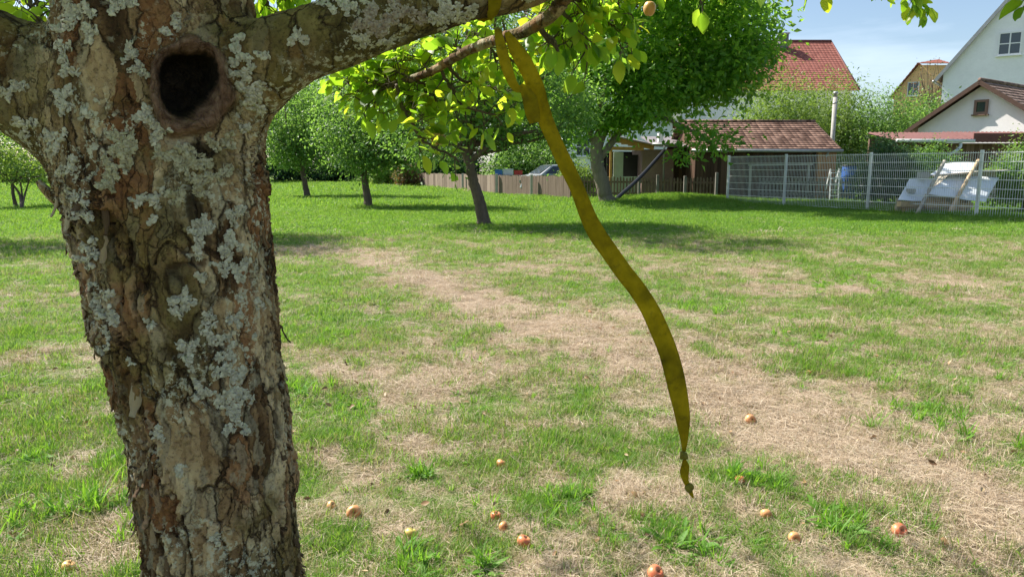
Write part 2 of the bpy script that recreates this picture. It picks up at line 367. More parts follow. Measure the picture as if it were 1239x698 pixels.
def bark_material():
    g = NG('apple_bark'); t = g.co((1, 1, 1)); nzc = g.n('TexNoise', {'Vector': t, 'Scale': 14.0, 'Detail': 6.0, 'Roughness': 0.6}).outputs['Color']
    wob = g.n('VectorMath', {0: nzc, 1: (0.5, 0.5, 0.5)}, operation='SUBTRACT').outputs[0]; wob = g.n('VectorMath', {0: wob, 1: (0.05, 0.05, 0.11)}, operation='MULTIPLY').outputs[0]
    wv = g.n('VectorMath', {0: t, 1: wob}, operation='ADD').outputs[0]; stv = g.n('Mapping', {'Vector': wv, 'Scale': (1, 1, 0.30)}).outputs[0]
    A = g.n('TexVoronoi', {'Vector': stv, 'Scale': 24.0}); A2 = g.n('TexVoronoi', {'Vector': stv, 'Scale': 24.0}, feature='DISTANCE_TO_EDGE').outputs[0]
    B = g.n('TexVoronoi', {'Vector': stv, 'Scale': 62.0}); B2 = g.n('TexVoronoi', {'Vector': stv, 'Scale': 62.0}, feature='DISTANCE_TO_EDGE').outputs[0]
    ca = g.n('SeparateColor', {0: A.outputs['Color']}); cb = g.n('SeparateColor', {0: B.outputs['Color']})
    n1 = g.noise(42, stv, 8, 0.68); n2 = g.noise(7, t, 5, 0.6); n3 = g.noise(170, t, 5, 0.7); n4 = g.noise(16, t, 6, 0.65)
    crack = g.attr('crack').outputs['Fac']; steps = g.attr('steps').outputs['Fac']
    tone = g.math('ADD', g.math('MULTIPLY', ca.outputs[0], 0.42), g.math('MULTIPLY', cb.outputs[1], 0.22)); tone = g.math('ADD', tone, g.math('MULTIPLY', n1, 0.5)); tone = g.math('ADD', tone, g.math('MULTIPLY', steps, 0.08))
    base = g.ramp(tone, [(0.30, (0.05, 0.026, 0.013)), (0.45, (0.145, 0.080, 0.040)), (0.58, (0.27, 0.165, 0.088)), (0.70, (0.44, 0.305, 0.180)), (0.84, (0.62, 0.47, 0.31))])
    base = g.mix(g.math('MULTIPLY', g.ramp(ca.outputs[2], [(0.72, 0.0), (0.76, 1.0)]), 0.55), base, (0.30, 0.125, 0.055))                     # orange inner bark where a plate fell
    base = g.mix(g.math('MULTIPLY', g.ramp(cb.outputs[2], [(0.78, 0.0), (0.82, 1.0)]), 0.5), base, (0.36, 0.315, 0.235))                  # grey weathered flakes
    olive = g.ramp(n4, [(0.38, (0.05, 0.038, 0.012)), (0.6, (0.23, 0.18, 0.065))])                                                          # algae
    base = g.mix(g.math('MULTIPLY', g.attr('limb').outputs['Fac'], g.ramp(n2, [(0.36, 0.5), (0.55, 0.92)])), base, olive)
    base = g.mix(g.ramp(g.noise(4.5, t, 5, 0.7), [(0.52, 0.0), (0.60, 0.7)]), base, olive)
    ed = g.math('MULTIPLY', g.ramp(A2, [(0.0, 1.0), (0.055, 0.0)]), g.ramp(g.noise(8, t, 3), [(0.40, 0.0), (0.52, 1.0)]))
    ed2 = g.math('MULTIPLY', g.ramp(B2, [(0.0, 1.0), (0.05, 0.0)]), g.ramp(g.noise(11, t, 3), [(0.48, 0.0), (0.6, 0.7)])); em = g.math('MAXIMUM', ed, ed2)
    base = g.mix(em, base, (0.035, 0.018, 0.010))
    base = g.mix(g.math('MULTIPLY', crack, 0.95), base, (0.030, 0.016, 0.009))
    base = g.mix(1.0, base, g.ramp(n3, [(0.36, 0.5), (0.48, 1.0), (0.62, 1.0)]), 'MULTIPLY')
    crust = g.noise(95, t, 4, 0.7)
    cm = g.math('MULTIPLY', g.ramp(crust, [(0.53, 0.0), (0.57, 1.0)]), g.ramp(g.noise(6.5, t, 4, 0.6), [(0.50, 0.0), (0.57, 0.85)]))
    base = g.mix(cm, base, (0.56, 0.53, 0.43))                                                                                               # crustose lichen flecks
    rn = g.noise(70, t, 6, 0.65); ringc = g.ramp(rn, [(0.34, (0.10, 0.05, 0.033)), (0.5, (0.19, 0.105, 0.075)), (0.66, (0.28, 0.175, 0.13))])
    base = g.mix(g.attr('ring').outputs['Fac'], base, ringc)
    base = g.mix(g.attr('stain').outputs['Fac'], base, (0.022, 0.014, 0.009))
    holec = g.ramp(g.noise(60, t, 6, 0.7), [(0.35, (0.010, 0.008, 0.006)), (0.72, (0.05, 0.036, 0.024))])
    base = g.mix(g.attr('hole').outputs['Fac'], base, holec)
    h = g.math('ADD', g.math('MULTIPLY', tone, 0.8), g.math('MULTIPLY', n3, 0.30)); h = g.math('SUBTRACT', h, g.math('MULTIPLY', em, 0.6)); h = g.math('ADD', h, g.math('MULTIPLY', crust, 0.3))
    h = g.math('ADD', h, g.math('MULTIPLY', rn, g.math('MULTIPLY', g.attr('ring').outputs['Fac'], 0.9)))
    b = g.n('Bump', {'Height': h, 'Distance': 0.010, 'Strength': 0.9}).outputs[0]
    return g.pbr(base, 0.86, b, 0, 0.2)
M_bark = bark_material()
tree0 = empty('apple_tree', (float(trunk_ch[0][0][0]), TY, 0), 'old apple tree with thick lichen-covered trunk and a round knot hole, in the foreground', 'tree')
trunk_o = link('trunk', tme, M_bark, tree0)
bvh = BVHTree.FromPolygons([tuple(v) for v in V2], [tuple(p.vertices) for p in tme.polygons])

# ---- foliose lichens grown over the bark (real lobes, each patch a part)
LP = [(85,15,9),(80,35,10),(78,60,10),(82,85,9),(78,115,9),(77,130,7),(103,10,9),(110,38,8),(141,5,9),(152,3,8),(210,25,7),(206,42,7),(152,72,8),(168,84,9),(157,62,7),
(7,115,9),(20,105,9),(31,153,9),(65,168,11),(86,203,9),(103,138,5),(176,140,9),(192,160,9),(148,168,10),(151,185,11),(138,206,12),(134,223,10),
(192,186,8),(213,189,11),(234,192,11),(248,203,8),(254,175,8),(275,172,9),(240,220,10),(268,213,10),(289,69,10),(296,89,11),(303,110,11),
(309,127,10),(316,69,7),(292,158,7),(361,45,8),(285,48,9),(91,237,9),(100,257,9),(110,299,9),(103,313,8),(120,357,10),(131,378,11),
(132,402,7),(124,423,6),(168,244,8),(186,268,5),(186,240,8),(213,237,8),(241,282,11),(248,268,9),(237,306,8),(279,295,9),(282,261,10),(268,319,10),(289,326,10),
(244,335,6),(220,358,10),(220,378,11),(227,423,11),(254,381,12),(251,400,9),(272,412,11),(275,429,9),(285,388,7),(292,359,5),(313,370,8),(308,409,4),(182,391,5),
(158,440,4),(274,448,10),(290,456,9),(243,475,10),(278,474,13),(281,496,10),(286,514,11),(304,482,4),(191,525,6),(218,567,6),(261,651,5),
(397,3,10),(420,9,10),(446,26,13),(466,36,12),(482,14,12),(500,24,12),(532,22,11),(545,10,10),(563,22,11),(466,49,6),(437,49,5),(632,-2,8)]
def lichen_mat(name, a, b, c):
    g = NG(name); r = g.n('NewGeometry').outputs['Random Per Island']
    col = g.ramp(r, [(0.0, a), (0.5, b), (1.0, c)]); co = g.co()
    f = g.noise(220, co, 3, 0.6); col = g.mix(0.35, col, g.ramp(f, [(0.35, a), (0.65, c)]))
    return g.pbr(col, 0.9, g.bump(f, 0.002, 0.7), 0, 0.15)
M_lich = lichen_mat('grey_lichen', (0.34, 0.315, 0.25), (0.54, 0.505, 0.42), (0.70, 0.66, 0.56))
M_lich2 = lichen_mat('pale_brown_lichen', (0.26, 0.19, 0.14), (0.40, 0.33, 0.26), (0.46, 0.42, 0.36))
M_lich3 = lichen_mat('green_grey_lichen', (0.27, 0.235, 0.14), (0.44, 0.40, 0.28), (0.58, 0.54, 0.41))
for idx, (lx, ly, lr) in enumerate(LP[:100]):
    lr *= 1.16
    rg = np.random.default_rng(100 + idx)
    pts = [(lx, ly)]; mn = 2.2; acc = []
    el = rg.uniform(0.6, 1.0); rot = rg.uniform(0, 3.14)
    tries = 0
    while len(pts) < 9 + lr * lr * 0.66 and tries < 2500:
        tries += 1
        b = pts[rg.integers(len(pts))] if rg.random() < 0.5 else pts[-1 - rg.integers(min(len(pts), 6))]
        a = rg.uniform(0, 6.283); q = (b[0] + math.cos(a) * 2.6, b[1] + math.sin(a) * 2.8)
        ex = (q[0] - lx) * math.cos(rot) + (q[1] - ly) * math.sin(rot); ey = -(q[0] - lx) * math.sin(rot) + (q[1] - ly) * math.cos(rot)
        if math.hypot(ex, ey / el) > lr * (1.0 + 0.55 * math.sin(3 * math.atan2(ey, ex) + idx)): continue
        if min((q[0] - s[0]) ** 2 + (q[1] - s[1]) ** 2 for s in pts) < mn * mn or perlin(np.array([[q[0] * 0.27, q[1] * 0.27, 3.7]]))[0] < -0.06: continue
        pts.append(q)
    Vs = []; Fq = []; nv = 0; m = 9
    for (qx, qy) in pts:
        d = unit(ray(qx, qy)); hit = bvh.ray_cast(Vector(CAM), Vector(d), 2.2)
        if hit[0] is None: continue
        c = np.array(hit[0]); nn = np.array(hit[1])
        if nn @ d > 0: nn = -nn
        if nn @ d > -0.10: continue
        nn = unit(nn + rg.normal(size=3) * 0.28)
        outd = RT * (qx - lx) + UP * (ly - qy) + 0.5 * rg.normal(size=3) * lr; outd = unit(outd - nn * (outd @ nn)); sd = np.cross(nn, outd)
        th = np.arange(m) * 2 * math.pi / m; rr = rg.uniform(0.0024, 0.0040) * (1 + 0.30 * rg.normal(size=m)); rr = np.clip(rr, 0.0014, 0.0055)
        lift = 0.0011 + 0.0016 * (np.cos(th) * 0.8 + 0.45 * rg.normal(size=m)); lift = np.maximum(lift, 0.0002)
        rim = c + (np.cos(th) * rr * 1.15)[:, None] * outd + (np.sin(th) * rr)[:, None] * sd + nn * lift[:, None]
        ctr = c + nn * 0.0008
        Vs.append(np.concatenate([rim, rim - nn * 0.0007, [ctr]]))
        i = np.arange(m); j = (i + 1) % m
        Fq.append((np.stack([i, j, np.full(m, 2 * m)], -1) + nv, np.stack([i, i + m, j + m, j], -1) + nv)); nv += 2 * m + 1
    if not Vs: continue
    me = np_mesh('lichen_patch', np.concatenate(Vs), [np.concatenate([f[0] for f in Fq]), np.concatenate([f[1] for f in Fq])])
    mt = M_lich2 if (lx, ly) in ((446, 26), (466, 36), (500, 24), (482, 14)) else (M_lich3 if 160 < ly < 240 and 130 < lx < 300 else M_lich)
    link('lichen_patch', me, mt, tree0)

# ---- shaggy peeling bark along both edges of the trunk
mb = MB(); rg = np.random.default_rng(5)
cand = np.where((pf > 0) & (ppy > 225) & (ppy < 720) & ((left > 0.6) | (right > 0.75)) & (N[:, 1] < 0.35))[0]
sel = rg.choice(cand, 150, replace=False)
for i in sel:
    c = V2[i]; nn = N[i]; dn = unit(np.array([0.12 * rg.normal(), 0.1 * rg.normal(), -1.0])); dn = unit(dn - nn * (dn @ nn)); sd = np.cross(nn, dn)
    L = rg.uniform(0.012, 0.045); w = rg.uniform(0.003, 0.009); k = 6; s = np.linspace(0, 1, k); lift = rg.uniform(0.002, 0.011)
    wv = w * (0.5 + 0.5 * np.sin(np.pi * (0.15 + 0.75 * s))) * (1 + 0.2 * rg.normal(size=k))
    mid = c - nn * 0.002 + dn * (L * s)[:, None] + nn * (lift * s ** 2 * 1.1 + 0.002)[:, None]
    A = mid - sd * wv[:, None]; B = mid + sd * wv[:, None] + nn * (0.001 * rg.normal(size=k))[:, None]
    th = nn * 0.0016; VV = np.concatenate([A, B, A - th, B - th]); F = []
    for q in range(k - 1):
        F += [[q, q + 1, k + q + 1, k + q], [2*k+q, 3*k+q, 3*k+q+1, 2*k+q+1], [q, 2*k+q, 2*k+q+1, q+1], [k+q, k+q+1, 3*k+q+1, 3*k+q]]
    F += [[0, k, 3*k, 2*k], [k-1, 3*k-1, 4*k-1, 2*k-1 + k] if False else [k-1, 2*k-1, 4*k-1, 3*k-1]]
    mb.add(VV, [F])
g = NG('peeling_bark'); r_ = g.n('NewGeometry').outputs['Random Per Island']
M_peel = g.pbr(g.ramp(r_, [(0, (0.06, 0.035, 0.02)), (0.4, (0.16, 0.10, 0.06)), (0.75, (0.30, 0.22, 0.14)), (1, (0.40, 0.33, 0.24))]), 0.9, g.bump(g.noise(160, g.co((1, 1, .3)), 4), 0.003, 0.8), 0, 0.2)
fv = np.concatenate(mb.V); ff = np.concatenate(mb.F[4]); nq = len(tme.polygons); fq = np.empty(nq * 4, dtype=np.int32); tme.loops.foreach_get('vertex_index', fq)
sz = np.empty(nq, dtype=np.int32); tme.polygons.foreach_get('loop_total', sz); assert (sz == 4).all()
new = np_mesh('trunk', np.concatenate([V2, fv]), [np.concatenate([fq.reshape(-1, 4), ff + len(V2)])]); smooth(new)
for an in ('stain', 'crack', 'ring', 'hole', 'shag', 'limb', 'plate', 'steps'):
    av = np.empty(len(V2), dtype=np.float32); tme.attributes[an].data.foreach_get('value', av); set_attr(new, an, np.concatenate([av, np.zeros(len(fv))]))
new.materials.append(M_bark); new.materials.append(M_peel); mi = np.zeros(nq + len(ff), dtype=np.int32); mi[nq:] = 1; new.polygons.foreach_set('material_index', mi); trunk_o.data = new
# broken dead twig stub on the left of the trunk
mb = MB(); mb.tube([P(88, 262, 1.19), P(74, 246, 1.17), P(62, 236, 1.15), P(50, 224, 1.14), P(46, 219, 1.14)], [0.012, 0.010, 0.0085, 0.006, 0.004], 7); mb.build('stub', M_bark, tree0, True)

# ---- leaves
def leaves_detail(pos, axis, nrm, L, Wd, curl, fold, rg):
    n = len(pos); axis = unit(axis); nrm = unit(nrm - axis * (nrm * axis).sum(1, keepdims=True)); side = np.cross(axis, nrm)
    S = np.array([0, 0.10, 0.30, 0.55, 0.80, 0.93, 1.0]); Wp = np.array([0.03, 0.45, 0.92, 1.0, 0.66, 0.28, 0.02]) * 0.5; k = len(S)
    mid = pos[:, None] + axis[:, None] * (L[:, None] * S)[..., None] - nrm[:, None] * (curl[:, None] * L[:, None] * S ** 2)[..., None]
    wob = 1 + 0.07 * rg.normal(size=(n, k)); w = Wd[:, None] * Wp * wob
    up = fold[:, None] * w + 0.05 * Wd[:, None] * rg.normal(size=(n, k)) * (Wp > 0.1)
    up2 = fold[:, None] * w + 0.05 * Wd[:, None] * rg.normal(size=(n, k)) * (Wp > 0.1)
    Lf = mid - side[:, None] * w[..., None] + nrm[:, None] * up[..., None]; Rt = mid + side[:, None] * w[..., None] + nrm[:, None] * up2[..., None]
    V = np.stack([Lf, mid, Rt], 2).reshape(n, k * 3, 3)
    F = []
    for i in range(k - 1):
        a = i * 3; F += [[a, a + 3, a + 4, a + 1], [a + 1, a + 4, a + 5, a + 2]]
    F = np.array(F)[None] + (np.arange(n) * k * 3)[:, None, None]
    uv = None
    return V.reshape(-1, 3), F.reshape(-1, 4)
def leaves_simple(pos, axis, nrm, L, Wd, fold=0.25):
    n = len(pos); axis = unit(axis); nrm = unit(nrm - axis * (nrm * axis).sum(1, keepdims=True)); side = np.cross(axis, nrm)
    m = pos + axis * (L * 0.45)[:, None]; A = m - side * (Wd / 2)[:, None] + nrm * (Wd * fold)[:, None]; B = m + side * (Wd / 2)[:, None] + nrm * (Wd * fold)[:, None]
    T = pos + axis * L[:, None]; V = np.stack([pos, A, T, B], 1).reshape(-1, 3)
    b = (np.arange(n) * 4)[:, None]
    return V, np.concatenate([b + np.array([[0, 2, 1]]), b + np.array([[0, 3, 2]])])
M_leaf0 = leaf_mat('apple_leaf', [(0.05, 0.11, 0.015), (0.10, 0.18, 0.02), (0.13, 0.21, 0.03), (0.19, 0.22, 0.03), (0.09, 0.17, 0.025), (0.15, 0.24, 0.05), (0.07, 0.13, 0.02)], (3.8, 3.5, 1.3), 0.64, 0.42)
M_twig = simple('apple_twig', (0.10, 0.075, 0.05), 0.85, 0.4, 40, bump=0.003)
twm = MB(); LPOS = []; LAX = []; LN = []
rgt = np.random.default_rng(21)
def twig(pts, r0, r1, spur=0.022, leafn=(2, 5), spurlen=(0.01, 0.05), start=0.1, end_tuft=True, droop=0.12):
    c = catmull(pts, 6); L = np.concatenate([[0], np.cumsum(np.linalg.norm(np.diff(c, axis=0), axis=1))])
    c = c + rgt.normal(size=c.shape) * 0.0012
    twm.tube(c, np.linspace(r0, r1, len(c)), 7); s = L[-1] * start
    while s < L[-1]:
        p = np.array([np.interp(s, L, c[:, i]) for i in range(3)]); p2 = np.array([np.interp(min(s + 0.01, L[-1]), L, c[:, i]) for i in range(3)])
        tg = unit(p2 - p + 1e-9); d = unit(rgt.normal(size=3) * np.array([1, 0.9, 1.0])); d = unit(d - tg * (d @ tg) * 0.7 + tg * 0.45 + np.array([0, 0, 0.15]))
        ln = rgt.uniform(*spurlen); e = p + d * ln
        twm.tube([p, p + d * ln * 0.5 + rgt.normal(size=3) * 0.002, e], [max(r1, 0.0012), 0.0013, 0.0011], 5)
        for k in range(rgt.integers(*leafn) + 1):
            ld = unit(d * 0.6 + rgt.normal(size=3) * 0.8 + np.array([0, 0, -droop])); pet = rgt.uniform(0.012, 0.028)
            q = e + ld * pet + np.array([0, 0, 0.003]); twm.tube([e, (e + q) / 2 + np.array([0, 0, 0.002]), q], [0.0008, 0.0007, 0.0007], 4, False)
            LPOS.append(q); LAX.append(unit(ld + np.array([0, 0, -droop]))); LN.append(unit(np.array([0, 0, 1.0]) + rgt.normal(size=3) * 0.55))
        s += spur * 0.44 * rgt.uniform(0.6, 1.5)
def pl(px, Ys):
    return [P(a, b, y) for (a, b), y in zip(px, Ys)]
B1 = pl([(690, -12), (670, 15), (638, 36), (600, 49), (563, 63), (529, 83), (495, 97)], [1.28, 1.30, 1.36, 1.44, 1.50, 1.56, 1.62])
bmb = MB(); c_ = catmull(B1, 8); bmb.tube(c_ + rgt.normal(size=c_.shape) * 0.0008, np.linspace(0.013, 0.0075, len(c_)), 10); bmb.build('branch', M_bark, tree0, True)
twig(pl([(495, 97), (475, 101), (455, 106), (437, 110)], [1.62, 1.66, 1.7, 1.72]), 0.005, 0.002, 0.016)
twig(pl([(480, 100), (462, 110), (442, 122), (436, 126)], [1.64, 1.66, 1.68, 1.68]), 0.0035, 0.0018, 0.022)
twig(pl([(480, 102), (484, 122), (495, 143), (512, 172)], [1.63, 1.62, 1.6, 1.58]), 0.005, 0.003, 0.024, start=0.1)
twig(pl([(512, 172), (530, 181), (548, 190), (556, 196)], [1.58, 1.56, 1.55, 1.55]), 0.003, 0.0018, 0.03, leafn=(1, 3))
twig(pl([(475, 102), (478, 120), (486, 130)], [1.65, 1.66, 1.66]), 0.0025, 0.0015, 0.03, start=.3, leafn=(1, 4))
twig(pl([(532, 84), (549, 112), (563, 130), (603, 140)], [1.56, 1.58, 1.58, 1.56]), 0.004, 0.002, 0.022)
twig(pl([(540, 78), (560, 98), (585, 104), (602, 108)], [1.55, 1.6, 1.64, 1.66]), 0.004, 0.002, 0.024)
twig(pl([(520, 88), (505, 70), (480, 66), (462, 72)], [1.57, 1.66, 1.72, 1.76]), 0.003, 0.0015, 0.018)
twig(pl([(500, 95), (470, 84), (440, 88), (424, 98)], [1.6, 1.7, 1.76, 1.8]), 0.003, 0.0015, 0.014)
twig(pl([(500, 96), (520, 108), (530, 130), (538, 150)], [1.6, 1.64, 1.67, 1.7]), 0.0035, 0.0018, 0.022)
twig(pl([(560, 66), (548, 55), (520, 58)], [1.5, 1.6, 1.68]), 0.003, 0.0015, 0.018)
twig(pl([(600, 49), (612, 66), (632, 84)], [1.44, 1.5, 1.55]), 0.003, 0.0015, 0.03, leafn=(1, 4))
twig(pl([(650, 28), (662, 46), (672, 56), (677, 68)], [1.33, 1.36, 1.38, 1.4]), 0.006, 0.003, 0.024, leafn=(1, 3))
twig(pl([(672, 12), (690, 24), (705, 48), (712, 66)], [1.3, 1.38, 1.42, 1.45]), 0.004, 0.002, 0.022)
twig(pl([(680, -5), (715, 8), (735, 30), (742, 52)], [1.3, 1.38, 1.44, 1.46]), 0.004, 0.002, 0.020)
twig(pl([(690, -15), (730, -12), (762, 0), (772, 10)], [1.3, 1.38, 1.42, 1.44]), 0.004, 0.002, 0.020)
twig(pl([(640, 35), (655, 20), (680, 18), (700, 10)], [1.36, 1.42, 1.5, 1.56]), 0.003, 0.0016, 0.022)
twig(pl([(660, 24), (690, 45), (700, 62)], [1.36, 1.5, 1.6]), 0.003, 0.0016, 0.03)
twig(pl([(590, 50), (600, 76), (590, 100)], [1.45, 1.62, 1.7]), 0.003, 0.0016, 0.03)
twig(pl([(700, -30), (780, -34), (838, -22), (848, 4)], [1.3, 1.4, 1.45, 1.46]), 0.004, 0.002, 0.07, start=.86, leafn=(2, 4), spurlen=(.004, .01), droop=0.9)
twig(pl([(900, -80), (950, -45), (985, -22)], [1.35, 1.4, 1.42]), 0.004, 0.002, 0.022, start=.6, leafn=(2, 4), droop=0.5)
twig(pl([(960, -60), (1040, -40), (1070, -22), (1105, 0), (1118, 6)], [1.5, 1.75, 1.8, 1.85, 1.86]), 0.004, 0.0016, 0.022, start=.5, leafn=(2, 4), spurlen=(.005, .02), droop=0.4)
twig(pl([(1240, -60), (1262, -20), (1250, 6)], [1.0, 1.0, 1.0]), 0.003, 0.0016, 0.03, start=.5, leafn=(2, 4), spurlen=(.005, .015), droop=0.2)
twig(pl([(65, 42), (45, 20), (34, -5), (20, -60)], [1.35, 1.4, 1.45, 1.5]), 0.005, 0.003, 0.03, leafn=(2, 4), droop=0.5)
twig(pl([(60, 40), (40, -10), (50, -50)], [1.5, 1.6, 1.65]), 0.004, 0.003, 0.03, leafn=(2, 5), droop=0.5)
twig(pl([(300, -30), (335, -20), (350, 8)], [1.5, 1.6, 1.6]), 0.006, 0.003, 0.02, leafn=(2, 5), droop=0.5)
twig(pl([(322, -40), (325, -5), (318, 25)], [1.5, 1.6, 1.65]), 0.005, 0.002, 0.02, leafn=(2, 4), droop=0.5)
twig(pl([(370, -40), (375, -10), (360, 5)], [1.7, 1.7, 1.7]), 0.004, 0.002, 0.02, leafn=(2, 5), droop=0.5)
twm.build('twigs', M_twig, tree0, True)
LPOS = np.array(LPOS); LAX = np.array(LAX); LN = np.array(LN); k = len(LPOS)
Lh = rgt.uniform(0.021, 0.043, k)
Vl, Fl = leaves_detail(LPOS, LAX, LN, Lh, Lh * rgt.uniform(0.5, 0.68, k), rgt.uniform(-0.05, 0.45, k), rgt.uniform(0.05, 0.55, k), rgt)
me = np_mesh('foliage', Vl, [Fl]); smooth(me); link('foliage', me, M_leaf0, tree0)
print('near leaves', k)
# ---- upper limbs and crown above the frame: the shade the trunk stands in
mb = MB(); rgc = np.random.default_rng(8)
tops = [trunk_ch[-1][0], limbR[-1][0], limbL[-1][0], trunk_ch[-3][0], limbR[-3][0], limbL[-2][0]]
cpos = []
for k_ in range(80):
    a = rgc.uniform(0, 6.283); rr = 2.3 * math.sqrt(rgc.random()); c = np.array([-0.35 + rr * math.cos(a) * 1.1, 1.25 + rr * math.sin(a), rgc.uniform(2.15, 4.1)]); cpos.append(c)
cpos = np.array(cpos)
for i, c in enumerate(cpos[:46]):
    t0 = min(tops, key=lambda q: np.linalg.norm(q - c) + (10 if q[2] > c[2] + .2 else 0)); mid = (t0 + c) / 2 + rgc.normal(size=3) * 0.12 + np.array([0, 0, 0.12])
    cc = catmull([t0, mid, c], 6); a_, b_, f_ = proj(cc)
    if ((b_ > -12) & (f_ > -0.15)).any() or (np.linalg.norm(cc - CAM, axis=1) < 0.7).any(): continue
    mb.tube(cc, np.linspace(0.022, 0.006, len(cc)), 6)
mb.build('upper_branches', M_twig, tree0, True)
nl = 25000; ci = rgc.integers(len(cpos), size=nl); pos = cpos[ci] + rgc.normal(size=(nl, 3)) * np.array([0.27, 0.27, 0.2])
def near_ray(p, o, r):
    w = p - np.array(o); s_ = w @ np.array(SDIR); return (np.linalg.norm(w - s_[:, None] * np.array(SDIR), axis=1) < r) & (s_ > 0)
sunny = near_ray(pos, (0.05, 1.65, 1.5), .42) | near_ray(pos, (-.25, 1.7, 1.5), .35) | near_ray(pos, (.25, 1.4, 1.65), .3)
pos = pos[~sunny | (rgc.random(nl) < 0.06)]
a_, b_, f_ = proj(pos); keep = ~((f_ > 0.1) & (b_ > -30) & (a_ > -80) & (a_ < 1320)) & (np.linalg.norm(pos - CAM, axis=1) > 0.5); pos = pos[keep]; nl = len(pos)
axs = unit(rgc.normal(size=(nl, 3)) + np.array([0, 0, -0.3])); nr = unit(rgc.normal(size=(nl, 3)) * 0.6 + np.array([0, 0, 1])); Lh = rgc.uniform(0.045, 0.07, nl)
Vl, Fl = leaves_simple(pos, axs, nr, Lh, Lh * 0.6); link('crown', np_mesh('crown', Vl, [Fl]), M_leaf0, tree0)

# =================================================================== the ribbon tied round the limb
def ribbon_mat():
    g = NG('olive_ribbon'); co = g.co(); f = g.noise(22, co, 5, 0.65); f2 = g.noise(700, co, 2, 0.5); f3 = g.noise(60, co, 4, 0.7)
    col = g.ramp(f, [(0.3, (0.22, 0.18, 0.009)), (0.55, (0.42, 0.35, 0.014)), (0.75, (0.54, 0.46, 0.03))])
    col = g.mix(g.ramp(f3, [(0.55, 0.0), (0.7, 0.5)]), col, (0.13, 0.11, 0.02))
    wv = g.n('TexWave', {'Scale': 350.0, 'Vector': co}, bands_direction='DIAGONAL').outputs['Fac']
    return g.pbr(col, 0.8, g.bump(g.math('ADD', wv, f2), 0.0006, 0.6), 0, 0.2, g.mix(1.0, col, (1.5, 1.35, 0.5), 'MULTIPLY'), 0.6)
M_rib = ribbon_mat()
rib0 = empty('ribbon', tuple(P(602, 30, 1.14)), 'olive yellow cloth ribbon tied to the limb and hanging down with a knotted end', 'ribbon')
def ribbon_strip(name, pts, k=10, curl=0.12, seed=0, parent=rib0):
    """pts: (px, py, Y, width_px, twist_deg)"""
    a = catmull(np.array(pts, float), k); rg = np.random.default_rng(seed)
    C = np.array([P(x, y, Y) for x, y, Y, w, tw in a]); t = np.array([PT(x, y, Y)[1] for x, y, Y, w, tw in a])
    d = unit(np.gradient(C, axis=0)); m = 9; s = np.linspace(-1, 1, m); V = []
    wob = np.cumsum(rg.normal(size=len(a))) * 0.02
    for i in range(len(a)):
        v = unit(C[i] - CAM); sd = unit(np.cross(d[i], v)); nn = np.cross(sd, d[i]); th = R(a[i, 4]) + 0.25 * math.sin(i * 0.13 + seed)
        w = a[i, 3] * .88 / 2 * t[i] / FOC / max(0.25, math.cos(th)); sv = sd * math.cos(th) + nn * math.sin(th); nv = np.cross(sv, d[i])
        off = curl * w * (s ** 2) + 0.05 * w * np.sin(3 * s + i * 0.21) + 0.03 * w * np.sin(7 * s + i * 0.1)
        jag = 1 + 0.004 * rg.normal()
        V.append(C[i] + (s * w * jag)[:, None] * sv + off[:, None] * nv)
    V = np.concatenate(V); n = len(a); i = np.arange(n - 1)[:, None] * m; j = np.arange(m - 1)[None]
    F = np.stack([i + j, i + j + 1, i + m + j + 1, i + m + j], -1).reshape(-1, 4)
    me = np_mesh(name, V, [F]); smooth(me); o = link(name, me, M_rib, parent)
    sm = o.modifiers.new('thickness', 'SOLIDIFY'); sm.thickness = 0.0007; sm.offset = 0
    return o
RY = 1.085
ribbon_strip('tail', [(613,39,1.078,7,0),(622,55,1.075,17,10),(632,72,1.07,22,5),(640,88,1.066,22,0),(648,106,1.062,23,0),(654,126,1.058,22,0),(661,147,1.055,21,0),(672,172,1.05,20,5),(684,198,1.045,21,5),(698,228,1.04,20,0),(711,262,1.035,22,-5),
    (722,283,1.03,24,-8),(737,304,1.028,24,-8),(754,328,1.024,24,0),(771,350,1.02,24,0),(786,374,1.015,25,5),(798,400,1.01,26,8),(809,427,1.005,26,10),(817,455,1.0,26,5),(822,480,1.0,24,0),(825.5,500,1.0,21,10),(827,515,1.0,17,20),(828,532,1.0,10,30),(827.5,546,1.0,5,20)], 8, seed=1)
ribbon_strip('loop', [(602,36,1.07,9,0),(605,50,1.062,13,10),(608.5,66,1.058,15,12),(613,82,1.055,15,5),(618,96,1.052,13,-10),(624,106,1.050,11,-20),(631,109,1.048,8,-10)], 7, seed=2)
ribbon_strip('fold', [(629,104,1.050,8,0),(636,111,1.045,15,0),(641,121,1.042,20,0),(644,133,1.041,20,0),(646,143,1.041,18,0),(647,149,1.041,14,0)], 7, seed=5)
